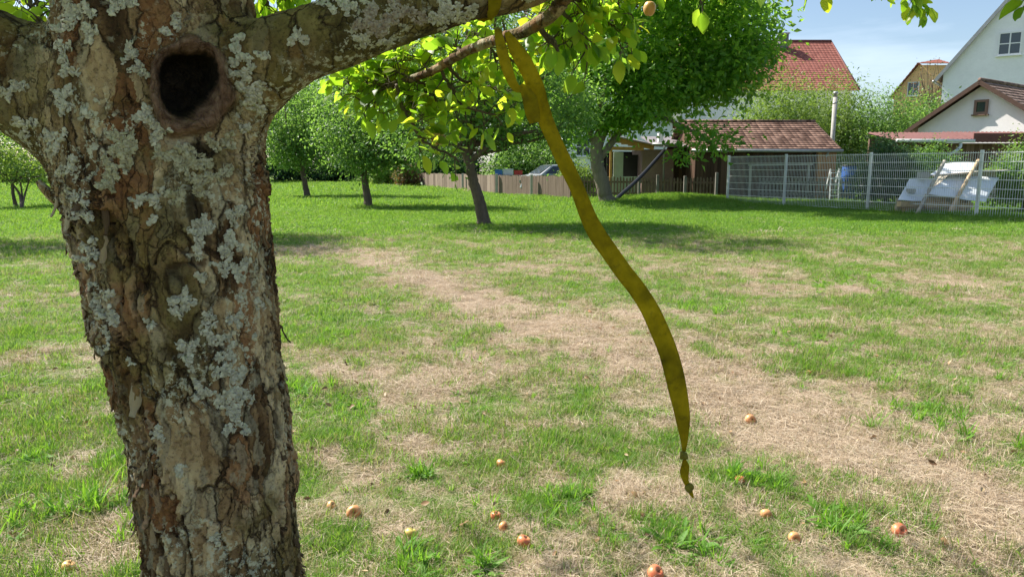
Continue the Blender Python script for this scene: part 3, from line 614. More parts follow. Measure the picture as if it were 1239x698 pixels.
# the turns round the limb: rings that follow the limb section at the tie
i0 = 5; ca = limbR[5][0] * 0.32 + limbR[6][0] * 0.68; ra = limbR[5][1] * 0.3 + limbR[6][1] * 0.7; la = unit(limbR[6][0] - limbR[5][0])
def wrap(name, shift, w, seed):
    c0 = ca + la * shift; e1 = unit(np.cross(la, [0, 1.0, 0])); e2 = np.cross(la, e1); rg = np.random.default_rng(seed)
    m = 44; V = []
    for i in range(m):
        a = 2 * math.pi * i / m; dr = e1 * math.cos(a) + e2 * math.sin(a)
        hit = bvh.ray_cast(Vector(c0 + dr * 0.25), Vector(-dr), 0.3); rad = (np.linalg.norm(np.array(hit[0]) - c0) if hit[0] else ra) + 0.0022
        pin = 1 - 0.45 * math.exp(-((math.atan2(math.sin(a - A_DOWN), math.cos(a - A_DOWN))) / 0.5) ** 2)
        for s in np.linspace(-1, 1, 5):
            V.append(c0 + dr * (rad + 0.0012 * math.sin(3 * s + a * 3) + 0.001 * rg.normal()) + la * (s * w / 2 * pin + 0.006 * math.sin(a)))
    F = [[i * 5 + j, ((i + 1) % m) * 5 + j, ((i + 1) % m) * 5 + j + 1, i * 5 + j + 1] for i in range(m) for j in range(4)]
    me = np_mesh(name, V, [F]); smooth(me); o = link(name, me, M_rib, rib0); sm = o.modifiers.new('t', 'SOLIDIFY'); sm.thickness = 0.0009; sm.offset = 1
e1_ = unit(np.cross(la, [0, 1.0, 0])); e2_ = np.cross(la, e1_); A_DOWN = math.atan2(-e2_[2], -e1_[2])
wrap('wrap', 0.056, 0.021, 1)
M_knot = simple('olive_ribbon_knot', (0.17, 0.14, 0.014), .85, .4, 90)  # same cloth, coloured darker where the thick knots let no light through
def knot(px, py, Y, r, seed):
    bm = bmesh.new(); bmesh.ops.create_icosphere(bm, subdivisions=3, radius=1); rg = np.random.default_rng(seed); c, t = PT(px, py, Y)
    for v in bm.verts:
        p = np.array(v.co); q = p * (1 + 0.13 * math.sin(3 * p[2] + 3 * p[0] + seed) + 0.06 * math.sin(9 * p[0] - 5 * p[2] + 7 * p[1])); q *= np.array([1.0, 0.9, 1.05]) * r * t / FOC
        v.co = Vector(q + c)
    me = bpy.data.meshes.new('knot'); bm.to_mesh(me); bm.free(); smooth(me); link('knot', me, M_knot, rib0)
knot(827.5, 551, .998, 5.4, 1); knot(834, 590, .998, 5.2, 4); knot(603, 38, 1.078, 4.5, 6)
ribbon_strip('tail_end', [(828,556,1.0,5,10),(829,564,1.0,11,30),(828,572,1.0,12,0),(830,582,1.0,8,20),(833,588,1.0,7,0),(836,596,1.0,6,0),(839,602,1.0,2,0)], 5, seed=3)

# =================================================================== ground
ns = 440; s = np.linspace(-1, 1, ns); gx = 260 * (0.025 * s + 0.975 * np.sign(s) * np.abs(s) ** 3); gy = 8 + gx.copy() * 1.1
X, Y_ = np.meshgrid(gx, gy, indexing='ij'); xf = X.ravel(); yf = Y_.ravel(); zf = height(xf, yf)
Vg = np.stack([xf, yf, zf], -1); i = np.arange(ns - 1)[:, None] * ns; j = np.arange(ns - 1)[None]
Fg = np.stack([i + j, i + ns + j, i + ns + j + 1, i + j + 1], -1).reshape(-1, 4)
gm = np_mesh('ground', Vg, [Fg]); smooth(gm); set_attr(gm, 'dry', dryness(xf, yf))
def ground_mat():
    g = NG('orchard_ground'); co = g.co(); d = g.attr('dry').outputs['Fac']
    n1 = g.noise(3.0, co, 8, 0.65); n2 = g.noise(26, co, 6, 0.7); n3 = g.noise(160, co, 4, 0.7); n4 = g.noise(0.5, co, 6, 0.6)
    dd = g.math('ADD', d, g.math('MULTIPLY', g.math('SUBTRACT', n1, 0.5), 0.9)); dd = g.math('ADD', dd, g.math('MULTIPLY', g.math('SUBTRACT', n2, 0.5), 0.6))
    green = g.ramp(n2, [(0.3, (0.05, 0.10, 0.018)), (0.5, (0.09, 0.165, 0.03)), (0.7, (0.16, 0.24, 0.06))])
    green = g.mix(g.ramp(n4, [(0.42, 0.0), (0.6, 0.7)]), green, (0.18, 0.22, 0.06))
    dry = g.ramp(n3, [(0.3, (0.17, 0.115, 0.07)), (0.5, (0.38, 0.29, 0.20)), (0.7, (0.58, 0.47, 0.35))])
    col = g.mix(g.ramp(dd, [(0.22, 0.0), (0.80, 1.0)]), green, dry)
    h = g.math('ADD', n2, g.math('MULTIPLY', n3, 0.6))
    return g.pbr(col, 0.95, g.bump(h, 0.02, 0.8), 0, 0.1)
go = link('ground', gm, ground_mat()); tag(go, kind='structure')

# ---- grass, thatch and weeds: tufts instanced over the ground
tuft_col = {}
def proto(colname, name, V, F, mat):
    c = tuft_col.setdefault(colname, bpy.data.collections.new(colname)); me = np_mesh(name, V, F); me.materials.append(mat)
    o = bpy.data.objects.new(name, me); c.objects.link(o)
def blades(rg, n, L, w, lean, rad, lie=0.0):
    """curved strips; lie = fraction lying on the ground"""
    Vs = []; Fs = []; k = 4
    for b in range(n):
        a = rg.uniform(0, 6.283); r = rad * math.sqrt(rg.random()); base = np.array([r * math.cos(a), r * math.sin(a), -0.003]); hd = rg.uniform(0, 6.283)
        l = L * rg.uniform(0.5, 1.25); ww = w * rg.uniform(0.7, 1.3); h = np.array([math.cos(hd), math.sin(hd), 0]); s = np.linspace(0, 1, k); sd = np.array([-math.sin(hd), math.cos(hd), 0])
        if rg.random() < lie:
            base[2] = rg.uniform(0.002, 0.016); el = rg.uniform(-0.12, 0.25); bend = rg.normal() * 0.35
            mid = base + h * (l * s)[:, None] + sd * (bend * l * s ** 2)[:, None] + np.array([0, 0, 1]) * (el * l * s - 0.10 * l * s * s)[:, None]
            up = np.array([0, 0, 1.0]); sdv = unit(sd + up * rg.uniform(-1, 1)); prof = np.array([0.7, 1, 0.9, 0.3]); zf_ = 0.5
        else:
            le = lean * rg.uniform(0.2, 1.3); mid = base + h * (l * le * s ** 1.6)[:, None] + np.array([0, 0, 1]) * (l * (s - 0.35 * le * s ** 2))[:, None]
            sdv = unit(sd + h * rg.normal() * 0.4); prof = np.array([0.8, 1, 0.7, 0.05])
        A = mid - sdv * (ww / 2 * prof)[:, None]; B = mid + sdv * (ww / 2 * prof)[:, None]; o = len(Vs) * 2 * k
        Vs.append(np.concatenate([A, B])); Fs.append(np.array([[q, q + 1, k + q + 1, k + q] for q in range(k - 1)]) + o)
    return np.concatenate(Vs), [np.concatenate(Fs)]
def grass_mat(name, cols, tf=0.4, mul=(2.4, 2.2, 1.2)):
    g = NG(name); r = g.n('NewGeometry').outputs['Random Per Island']; oi = g.n('ObjectInfo').outputs['Random']
    x = g.math('FRACT', g.math('ADD', g.math('MULTIPLY', r, 0.45), g.math('MULTIPLY', oi, 0.6)))
    col = g.ramp(x, [(i / (len(cols) - 1), c) for i, c in enumerate(cols)])
    return g.pbr(col, 0.55, None, 0, 0.25, g.mix(1.0, col, mul, 'MULTIPLY'), tf)
M_gg = grass_mat('green_grass', [(0.05, 0.13, 0.016), (0.10, 0.22, 0.03), (0.17, 0.29, 0.05), (0.07, 0.17, 0.02), (0.24, 0.31, 0.09)])
M_gm = grass_mat('mixed_grass', [(0.10, 0.17, 0.03), (0.22, 0.23, 0.09), (0.42, 0.35, 0.22), (0.12, 0.18, 0.035), (0.34, 0.29, 0.17), (0.52, 0.43, 0.30)], 0.3, (1.8, 1.7, 1.1))
M_gd = grass_mat('dry_grass', [(0.30, 0.21, 0.13), (0.50, 0.39, 0.27), (0.62, 0.51, 0.38), (0.36, 0.26, 0.17), (0.70, 0.60, 0.47), (0.20, 0.13, 0.08)], 0.2, (1.2, 1.2, 1.1))
M_gw = grass_mat('weed_leaf', [(0.09, 0.21, 0.025), (0.14, 0.28, 0.045), (0.11, 0.23, 0.03)], 0.4, (2.6, 2.4, 1.0))
rgg = np.random.default_rng(4)
for q in range(5): V, F = blades(rgg, 22, 0.055, 0.0028, 0.6, 0.045); proto('tufts_green', 'tuft_green', V, F, M_gg)
for q in range(4): V, F = blades(rgg, 26, 0.05, 0.0021, 0.8, 0.06, 0.35); proto('tufts_mixed', 'tuft_mixed', V, F, M_gm)
for q in range(6): V, F = blades(rgg, 30, 0.065, 0.0017, 1.0, 0.07, 0.86); proto('tufts_dry', 'tuft_dry', V, F, M_gd)
for q in range(4):   # broad grass clumps with long blades
    V, F = blades(rgg, 16, 0.12, 0.0065, 0.75, 0.035); proto('tufts_weed', 'tuft_weed', V, F, M_gw)
for q in range(3):   # rosettes
    n = 11; a = rgg.uniform(0, 6.283, n); el = rgg.uniform(0.15, 0.9, n); ax_ = np.stack([np.cos(a), np.sin(a), el], -1)
    V, F = leaves_detail(np.zeros((n, 3)) + rgg.normal(size=(n, 3)) * np.array([.01, .01, .002]), ax_, np.tile([0, 0, 1.0], (n, 1)) + 0.1, rgg.uniform(0.05, 0.10, n), rgg.uniform(0.018, 0.03, n), rgg.uniform(0.1, 0.5, n), np.full(n, 0.35), rgg)
    proto('tufts_weed', 'tuft_weed', V, [F], M_gw)
for q in range(5):
    V, F = blades(rgg, 46, 0.055, 0.0065, 0.7, 0.16); proto('tufts_far', 'tuft_far', V, F, M_gg)
for q in range(4):
    V, F = blades(rgg, 46, 0.055, 0.005, 1.0, 0.16, 0.7); proto('tufts_far_dry', 'tuft_far_dry', V, F, M_gd)
def instancer(name, colname, pts, scl, label_kind='stuff'):
    n = len(pts); me = bpy.data.meshes.new(name); me.vertices.add(n); me.vertices.foreach_set('co', np.asarray(pts, np.float32).ravel()); me.update()
    rg = np.random.default_rng(n)
    rot = np.stack([rg.normal(size=n) * 0.12, rg.normal(size=n) * 0.12, rg.uniform(0, 6.283, n)], -1)
    a = me.attributes.new('rot', 'FLOAT_VECTOR', 'POINT'); a.data.foreach_set('vector', rot.astype(np.float32).ravel())
    a = me.attributes.new('scl', 'FLOAT_VECTOR', 'POINT'); a.data.foreach_set('vector', np.asarray(scl, np.float32).ravel())
    c = tuft_col[colname]; a = me.attributes.new('idx', 'INT', 'POINT'); a.data.foreach_set('value', rg.integers(0, len(c.objects), n).astype(np.int32))
    o = bpy.data.objects.new(name, me); COL.objects.link(o); tag(o, kind=label_kind)
    ng = bpy.data.node_groups.new(name, 'GeometryNodeTree'); ng.interface.new_socket('Geometry', in_out='INPUT', socket_type='NodeSocketGeometry'); ng.interface.new_socket('Geometry', in_out='OUTPUT', socket_type='NodeSocketGeometry')
    gi = ng.nodes.new('NodeGroupInput'); gout = ng.nodes.new('NodeGroupOutput'); iop = ng.nodes.new('GeometryNodeInstanceOnPoints'); ci = ng.nodes.new('GeometryNodeCollectionInfo')
    ci.inputs['Collection'].default_value = c; ci.inputs['Separate Children'].default_value = True; ci.inputs['Reset Children'].default_value = True
    mp_ = ng.nodes.new('GeometryNodeMeshToPoints'); ng.links.new(gi.outputs[0], mp_.inputs[0]); ng.links.new(mp_.outputs[0], iop.inputs['Points'])
    ng.links.new(ci.outputs[0], iop.inputs['Instance']); iop.inputs['Pick Instance'].default_value = True
    for nm, ty, sk in (('rot', 'FLOAT_VECTOR', 'Rotation'), ('scl', 'FLOAT_VECTOR', 'Scale'), ('idx', 'INT', 'Instance Index')):
        na = ng.nodes.new('GeometryNodeInputNamedAttribute'); na.data_type = ty; na.inputs['Name'].default_value = nm; so = next(x for x in na.outputs if x.enabled and x.name == 'Attribute')
        ng.links.new(so, iop.inputs[sk])
    ng.links.new(iop.outputs[0], gout.inputs[0]); md = o.modifiers.new('g', 'NODES'); md.node_group = ng
    return o
def scatter(dens, y0, y1, margin=230):
    """uniform points on the ground inside the view wedge between depths y0 and y1"""
    w = 0.95 * y1 + 0.3; n = int(dens * 2 * w * (y1 - y0)); x = rgg.uniform(-w, w, n); y = rgg.uniform(y0, y1, n); z = height(x, y)
    px, py, f = proj(np.stack([x, y, z], -1)); k = (px > -margin) & (px < 1239 + margin) & (py < 698 + 160); return np.stack([x, y, z], -1)[k]
sets = {'g': [], 'm': [], 'd': [], 'fg': [], 'fd': [], 'w': []}; scs = {k: [] for k in sets}
def addset(k, p, s):
    sets[k].append(p); scs[k].append(s)
for (y0, y1, dens, sc_) in ((2.0, 3.6, 1500, 0.9), (3.6, 6, 850, 1.05), (6, 10, 420, 1.3), (10, 15, 210, 1.6)):
    p = scatter(dens, y0, y1); d = dryness(p[:, 0], p[:, 1]) + rgg.normal(size=len(p)) * 0.13
    lush = fbm(np.stack([p[:, 0] * 1.6, p[:, 1] * 1.6, np.full(len(p), 3.0)], -1), 3)
    s = sc_ * rgg.uniform(0.7, 1.3, len(p)) * (1 + 0.5 * lush); hs = s * (0.85 if y0 < 6 else 0.7) * np.clip(1 + 0.8 * lush, .4, 1.7)
    sv = np.stack([s, s, hs], -1)
    rr_ = rgg.normal(size=len(p)) * 0.24 + 0.02; d = d + rr_; kd = d > 0.50; km = (d > 0.24) & ~kd; kg = ~kd & ~km
    addset('d', p[kd], sv[kd] * np.array([1, 1, 0.8])); addset('m', p[km], sv[km]); addset('g', p[kg], sv[kg])
for (y0, y1, dens, sc_) in ((14, 24, 60, 1.25), (24, 40, 20, 2.0), (40, 75, 6, 3.2)):
    p = scatter(dens, y0, y1); d = dryness(p[:, 0], p[:, 1]) + rgg.normal(size=len(p)) * 0.1; s = sc_ * rgg.uniform(0.7, 1.3, len(p)); sv = np.stack([s, s, s * 0.8 * (1 + 0.9 * np.clip(fbm(p * np.array([.5, .5, 0]), 3), -.6, 1))], -1)
    d = d + 0.25 * fbm(p * np.array([.35, .5, 0]) + 40, 4) + rgg.normal(size=len(p)) * .1; kd = d > 0.42; addset('fd', p[kd], sv[kd]); addset('fg', p[~kd], sv[~kd])
# lush long grass on the mound by the fence and along the fence feet
mm = G(815, 245); n = 2600; p = np.stack([mm[0] + rgg.normal(size=n) * 1.7, mm[1] + rgg.normal(size=n) * 0.7, np.zeros(n)], -1); p[:, 2] = height(p[:, 0], p[:, 1])
addset('fg', p, np.tile([1.5, 1.5, 3.2], (n, 1)) * rgg.uniform(.6, 1.2, (n, 1)))
ga = G(875, 245); gb = G(1400, 276); n = 1600; t = rgg.random((n, 1)); p = ga + (gb - ga) * t + rgg.normal(size=(n, 3)) * np.array([.3, .22, 0]); p[:, 2] = height(p[:, 0], p[:, 1])
addset('fg', p, np.tile([1.2, 1.2, 2.3], (n, 1)) * rgg.uniform(.5, 1.3, (n, 1)))
# weeds: random ones and the clumps the photo shows
p = scatter(26, 2.2, 16); d = dryness(p[:, 0], p[:, 1]); k = ((d < 0.55) & (rgg.random(len(p)) < .8)) | (rgg.random(len(p)) < 0.12); p = p[k]; addset('w', p, np.ones((len(p), 3)) * rgg.uniform(0.22, 0.62, (len(p), 1)))
WC = [(115,608,40,1.2),(140,570,20,.9),(370,475,30,1.0),(430,492,30,.8),(515,575,14,.9),(560,425,30,.8),(600,400,20,.7),(910,582,34,1.0),(680,615,50,.8),(500,683,25,1.0),(585,690,12,1.0),
      (1020,640,30,1.1),(1150,520,50,1.1),(1110,500,30,.9),(940,590,25,.8),(1180,415,14,.9),(850,372,50,1.2),(1040,345,60,1.2),(1000,345,40,1.0),(1070,395,14,.8),(700,600,18,.8),(40,560,16,.8),(30,640,40,.9),(105,482,8,.8),(580,500,60,.6),(740,650,20,.7),(450,520,40,.7),(1230,450,40,.9),(1000,420,60,.9),(410,410,60,.9),(1060,460,40,.9),(820,660,40,1.0),(190,640,30,.9),(80,520,30,.6)]
pp = []; ss = []
for (a, b, r, sc_) in WC:
    g0 = G(a, b); spread = r * np.linalg.norm(g0 - CAM) / FOC; m = int(5 + r * 0.35)
    q = g0 + rgg.normal(size=(m, 3)) * np.array([spread * .5, spread * .7, 0]); q[:, 2] = height(q[:, 0], q[:, 1]); pp.append(q); ss.append(np.ones((m, 3)) * rgg.uniform(0.5, 0.95, (m, 1)) * sc_)
addset('w', np.concatenate(pp), np.concatenate(ss))
for k, nm, cn in (('g', 'grass', 'tufts_green'), ('m', 'yellowing_grass', 'tufts_mixed'), ('d', 'dry_grass', 'tufts_dry'), ('fg', 'distant_grass', 'tufts_far'), ('fd', 'distant_dry_grass', 'tufts_far_dry'), ('w', 'weeds', 'tufts_weed')):
    P_ = np.concatenate(sets[k]); instancer(nm, cn, P_, np.concatenate(scs[k])); print(nm, len(P_))
# leaf litter: brown curled leaves under the tree
n = 420; p = scatter(24, 2.1, 6); p = p[rgg.permutation(len(p))[:n]]; n = len(p); p[:, 2] += rgg.uniform(0.01, 0.03, n)
axl = rgg.normal(size=(n, 3)) * np.array([1, 1, .25]); L_ = rgg.uniform(0.02, 0.042, n)
V, F = leaves_detail(p, axl, rgg.normal(size=(n, 3)) * .5 + np.array([0, 0, 1]), L_, L_ * .55, rgg.uniform(-.5, .8, n), rgg.uniform(.2, 1.1, n), rgg)
me = np_mesh('leaf_litter', V, [F]); smooth(me); tag(link('leaf_litter', me, leaf_mat('dead_leaf', [(0.10, 0.05, 0.025), (0.24, 0.13, 0.06), (0.36, 0.22, 0.11), (0.42, 0.32, 0.18)], (1, 1, 1), 0.1)), kind='stuff')

# =================================================================== apples
def apple_mat(name, red, c1, c2):
    g = NG(name); co = g.co(); f = g.noise(18, co, 4, 0.6); f2 = g.noise(90, co, 4, 0.6)
    col = g.ramp(f, [(0.5 - red * 0.25, c1), (0.62 - red * 0.1, c2)])
    col = g.mix(g.ramp(f2, [(0.66, 0.0), (0.72, 0.6)]), col, (0.25, 0.14, 0.05))
    return g.pbr(col, 0.38, g.bump(f2, 0.0006, 0.4), 0, 0.5)
M_ap = [apple_mat('apple_skin_orange', 0.5, (0.72, 0.42, 0.19), (0.64, 0.23, 0.09)), apple_mat('apple_skin_red', 0.9, (0.72, 0.40, 0.18), (0.60, 0.15, 0.07)), apple_mat('apple_skin_pale', 0.1, (0.76, 0.44, 0.19), (0.68, 0.30, 0.12)), apple_mat('apple_skin_yellow', 0.1, (0.62, 0.50, 0.14), (0.60, 0.34, 0.10))]
M_stem = simple('apple_stem', (0.08, 0.05, 0.025), 0.9)
def make_apple(loc, r, mat, rot, label, group, name='fallen_apple', squash=0.88, rot_spot=False):
    root = empty(name, loc, label, 'apple', group); bm = bmesh.new(); bmesh.ops.create_uvsphere(bm, u_segments=28, v_segments=20, radius=1)
    sd = random.random() * 9
    for v in bm.verts:
        x, y, z = v.co; rr = math.hypot(x, y); a = math.atan2(y, x); dip = 0.42 * math.exp(-(rr / 0.30) ** 2) * (1 if z > 0 else 0.7)
        k = 1 + 0.035 * math.cos(5 * a + sd) * (0.5 - z * 0.5) + 0.03 * math.sin(2 * a + sd); taper = 1 + 0.08 * z
        nz_ = z * squash - math.copysign(dip, z) * (1 if rr < 0.95 else 0)
        v.co = Vector((x * k * taper * r, y * k * taper * r, nz_ * r))
    M = Matrix.Rotation(rot[2], 4, 'Z') @ Matrix.Rotation(rot[0], 4, 'X'); bmesh.ops.transform(bm, matrix=M, verts=bm.verts)
    me = bpy.data.meshes.new('flesh'); bm.to_mesh(me); bm.free(); smooth(me); link('flesh', me, mat, root, False)
    sp = [np.array(M @ Vector(q)) for q in ((0, 0, r * 0.50), (r * .05, 0, r * 0.85), (r * .16, 0, r * 1.15))]
    V, F = tube(sp, [r * 0.06, r * 0.045, r * 0.06], 6); me = np_mesh('stem', V, F); link('stem', me, M_stem, root, False)
    return root
AP = [(908,505,7.0,0,(1.2,0,.4),'small orange fallen apple alone on the dry grass, right of the ribbon end'),
      (606,560,6.5,0,(.6,0,2),'small orange fallen apple, farthest back of those left of the ribbon end'),
      (401,613,6.0,2,(.8,0,1),'smallest pale fallen apple, just right of the big trunk'),
      (428,622,9.2,0,(1.1,0,.2),'orange fallen apple with its dimple facing the camera, nearest right of the trunk'),
      (497,647,8.2,3,(.4,0,2.2),'yellow fallen apple half hidden in grass near the bottom'),
      (600,624,7.0,1,(.3,0,1),'reddish fallen apple sunk in a dark grass hollow'),
      (609,637,6.5,0,(1.3,0,.9),'small orange fallen apple just behind the red and yellow one'),
      (634,656,9.2,1,(.5,0,1.5),'large red and yellow fallen apple standing clear near the bottom'),
      (927,620,7.2,0,(1.0,0,2.8),'orange fallen apple on dry grass just below and right of the ribbon end'),
      (961,648,8.0,0,(1.25,0,.1),'orange fallen apple with its dimple showing, second from the right'),
      (1088,642,10.0,1,(.9,0,.3),'large red-cheeked fallen apple, farthest right in the grass'),
      (793,695,11.0,1,(.7,0,.8),'red fallen apple cut by the bottom edge of the picture'),
      (895,580,7.0,1,(.5,0,3),'dark red fallen apple lying among broad green weeds'),
      (83,688,9.0,2,(.5,0,2),'fallen apple left of the big trunk in the bottom left corner'),
      (979,452,3.2,0,(.5,0,2),'tiny orange fallen apple far off on the dry path'),
      (714,377,2.6,1,(.5,0,2),'tiny red fallen apple left of the ribbon on the far dry patch')]
for (a, b, r, m, rot, lab) in AP:
    g0 = G(a, b); t = (g0 - CAM) @ FW; rm = r * t / FOC * .93; g0 = G(a, b, rm * .7); g0[2] = height(np.array([g0[0]]), np.array([g0[1]]))[0] + rm * 0.66
    make_apple(tuple(g0), rm, M_ap[m], rot, lab, 'fallen apples in the grass')
c, t = PT(530, 168, 1.6); make_apple(tuple(c), 9.5 * t / FOC, M_ap[3], (0.15, 0, 0), 'yellow apple hanging among the bright leaves', None, 'hanging_apple')
c, t = PT(786, 11, 1.5); make_apple(tuple(c), 7.5 * t / FOC, M_ap[2], (0.1, 0, 1), 'pale apple hanging at the top edge right of the ribbon', None, 'hanging_apple', 1.25)

# =================================================================== trees and bushes
M_trunk = simple('tree_bark', (0.13, 0.095, 0.07), 0.9, 0.4, 9, bump=0.02, stretch=(1, 1, 0.3))
M_trunk2 = simple('walnut_bark', (0.20, 0.165, 0.125), 0.9, 0.35, 5, bump=0.03, stretch=(1, 1, 0.25))
M_lfA = leaf_mat('orchard_leaf', [(0.06, 0.13, 0.035), (0.09, 0.18, 0.045), (0.13, 0.23, 0.06), (0.08, 0.16, 0.055)], (2.8, 2.6, 1.4), 0.45, 0.45)
M_lfW = leaf_mat('walnut_leaf', [(0.06, 0.15, 0.03), (0.12, 0.24, 0.04), (0.20, 0.33, 0.06), (0.09, 0.19, 0.045), (0.15, 0.28, 0.05)], (2.9, 2.7, 1.2), 0.54, 0.45)
M_lfD = leaf_mat('dark_leaf', [(0.03, 0.075, 0.025), (0.045, 0.105, 0.035), (0.07, 0.14, 0.05)], (2.4, 2.3, 1.2), 0.3, 0.5)
M_lfL = leaf_mat('light_leaf', [(0.10, 0.18, 0.04), (0.15, 0.23, 0.05), (0.20, 0.28, 0.07), (0.12, 0.20, 0.05)], (2.0, 2.0, 1.0), 0.4, 0.5)
M_lfR = leaf_mat('russet_leaf', [(0.22, 0.10, 0.05), (0.14, 0.12, 0.05), (0.12, 0.16, 0.04)], (1.8, 1.6, 1.0), 0.3, 0.5)
def crown_mesh(lumps, nclump, per, leafL, rg, spread=0.32, hollow=0.45, droop=0.3, aspect=0.55):
    """lumps: (centre, radii); returns clump centres and leaf geometry"""
    lumps = [(np.array(c, float), np.array(r, float)) for c, r in lumps]; vol = np.array([np.prod(r) ** 0.7 for c, r in lumps]); vol /= vol.sum()
    li = rg.choice(len(lumps), nclump, p=vol); C = np.array([l[0] for l in lumps])[li]; Rr = np.array([l[1] for l in lumps])[li]
    d = unit(rg.normal(size=(nclump, 3))); rad = hollow + (1 - hollow) * rg.random((nclump, 1)) ** 0.5
    rad *= 1 + 0.16 * perlin(C * 0.7 + d * 2.3)[:, None]
    cc = C + d * rad * Rr; size = spread * rg.uniform(0.6, 1.35, nclump)
    ci = np.repeat(np.arange(nclump), rg.integers(int(per * 0.5), int(per * 1.5), nclump)); n = len(ci)
    off = rg.normal(size=(n, 3)) * np.array([1, 1, 0.62]); pos = cc[ci] + off * size[ci][:, None]
    axs = unit(unit(off) * 0.7 + rg.normal(size=(n, 3)) * 0.8 + np.array([0, 0, -droop])); nr = unit(unit(off) * 0.6 + rg.normal(size=(n, 3)) * 0.55 + np.array([0, 0, 0.7]))
    L = leafL * rg.uniform(0.6, 1.3, n); V, F = leaves_simple(pos, axs, nr, L, L * aspect)
    return cc, V, F
def make_tree(name, label, cat, base, trunk_pts, trunk_r, lumps, nclump, per, leafL, mleaf, mbark, seed, group=None, spread=0.32, nbr=22, hollow=0.45, aspect=0.55, tip=0.02, droop=0.3, fork=None):
    rg = np.random.default_rng(seed); root = empty(name, tuple(base), label, cat, group)
    cc, V, F = crown_mesh(lumps, nclump, per, leafL, rg, spread, hollow, droop, aspect)
    link('crown', np_mesh('crown', V, [F]), mleaf, root)
    tp = catmull(trunk_pts, 8); tp[1:-1] += rg.normal(size=(len(tp) - 2, 3)) * trunk_r[0] * 0.05; rr = np.interp(np.linspace(0, 1, len(tp)), np.linspace(0, 1, len(trunk_r)), trunk_r)
    rr[0] *= 1.35; rr[1] *= 1.12
    mb = MB(); mb.tube(tp, rr, 14); mb.build('trunk', mbark, root, True)
    mb = MB(); sel = cc[rg.permutation(len(cc))[:nbr]]; frk = tp[int(len(tp) * 0.72):]
    for c in sel:
        s = frk[rg.integers(len(frk))]; mid = s * 0.5 + c * 0.5 + np.array([0, 0, -0.05 * np.linalg.norm(c - s)]) + rg.normal(size=3) * 0.12 * np.linalg.norm(c - s) * 0.5
        p = catmull([s, mid, c], 6); mb.tube(p, np.linspace(trunk_r[-1] * rg.uniform(0.35, 0.7), tip, len(p)), 6)
    if fork:
        for f_ in fork: p = catmull(f_[0], 6); mb.tube(p, np.linspace(f_[1], f_[2], len(p)), 8)
    mb.build('branches', mbark, root, True)
    return root
def L3(px, py, Y, rx_px, rz_px, ry):     # a crown lump given by its place and size in the photo
    k = Y / FOC; return (P(px, py, Y), (rx_px * k, ry, rz_px * k))
# three orchard trees
b = GH(586, 273); Yc = b[1]
make_tree('orchard_tree', 'leaning young fruit tree in mid lawn with low forking branches, nearest of the orchard trees', 'tree', b, [b, P(579, 240, Yc), P(571, 212, Yc), P(566, 190, Yc), P(560, 160, Yc)], [0.15, 0.12, 0.11, 0.085],
    [L3(575, 60, Yc, 90, 70, 1.8), L3(650, 120, Yc, 72, 62, 1.5), L3(510, 140, Yc, 55, 50, 1.2), L3(600, 130, Yc, 60, 45, 1.3), L3(550, 196, Yc - .6, 20, 26, .35), L3(690, 165, Yc + .5, 30, 30, .7), L3(620, -20, Yc - 2.2, 90, 35, 1.3)], 500, 66, 0.09, M_lfA, M_trunk, 31, spread=0.24,  # last lump added, hidden by the near limb, to lengthen the tree's shadow
    fork=[([P(567, 196, Yc), P(600, 172, Yc - .2), P(640, 160, Yc - .3), P(676, 160, Yc - .3)], 0.075, 0.025), ([P(566, 190, Yc), P(545, 172, Yc - .2), P(520, 160, Yc - .3)], 0.06, 0.02), ([P(568, 186, Yc), P(580, 150, Yc - .2), P(600, 120, Yc)], 0.07, 0.03)])
b = GH(446, 251); Yc = b[1]
make_tree('orchard_tree', 'round bushy fruit tree with straight dark trunk, middle of the row behind the thick limb', 'tree', b, [b, P(443, 230, Yc), P(441, 212, Yc), P(441, 190, Yc)], [0.15, 0.12, 0.11, 0.09],
    [L3(440, 150, Yc, 58, 50, 1.5), L3(480, 120, Yc, 50, 50, 1.4), L3(430, 195, Yc, 30, 18, .8), L3(500, 165, Yc, 45, 36, 1.2), L3(455, 178, Yc, 48, 26, 1.3)], 400, 60, 0.11, M_lfA, M_trunk, 32, spread=0.30, group=None)
b = GH(372, 239); Yc = b[1]
make_tree('orchard_tree', 'slim slightly leaning fruit tree, leftmost seen beside the big trunk', 'tree', b, [b, P(369, 222, Yc), P(366, 205, Yc), P(364, 185, Yc)], [0.15, 0.12, 0.11, 0.09],
    [L3(365, 150, Yc, 52, 48, 1.8), L3(400, 120, Yc, 44, 38, 1.6), L3(345, 178, Yc, 30, 24, 1.1), L3(395, 170, Yc, 40, 26, 1.3), L3(360, 172, Yc, 44, 24, 1.4)], 400, 60, 0.13, M_lfA, M_trunk, 33, spread=0.36)
b = GH(212, 286); Yc = b[1]
make_tree('orchard_tree', 'fruit tree standing directly behind the thick foreground trunk', 'tree', b, [b, P(208, 240, Yc), P(205, 200, Yc)], [0.14, 0.11, 0.09], [L3(200, 120, Yc, 82, 55, 1.8), L3(195, 60, Yc, 80, 60, 1.7)], 200, 50, 0.09, M_lfA, M_trunk, 35, spread=.22)
b = GH(-130, 296); Yc = b[1]
make_tree('orchard_tree', 'fruit tree just outside the left edge of the picture, shading the lawn there', 'tree', b, [b, P(-130, 240, Yc), P(-130, 200, Yc)], [0.14, 0.11, 0.09], [L3(-145, 90, Yc, 100, 70, 1.9), L3(-190, 40, Yc, 90, 60, 1.7)], 200, 50, 0.09, M_lfA, M_trunk, 36, spread=.22)
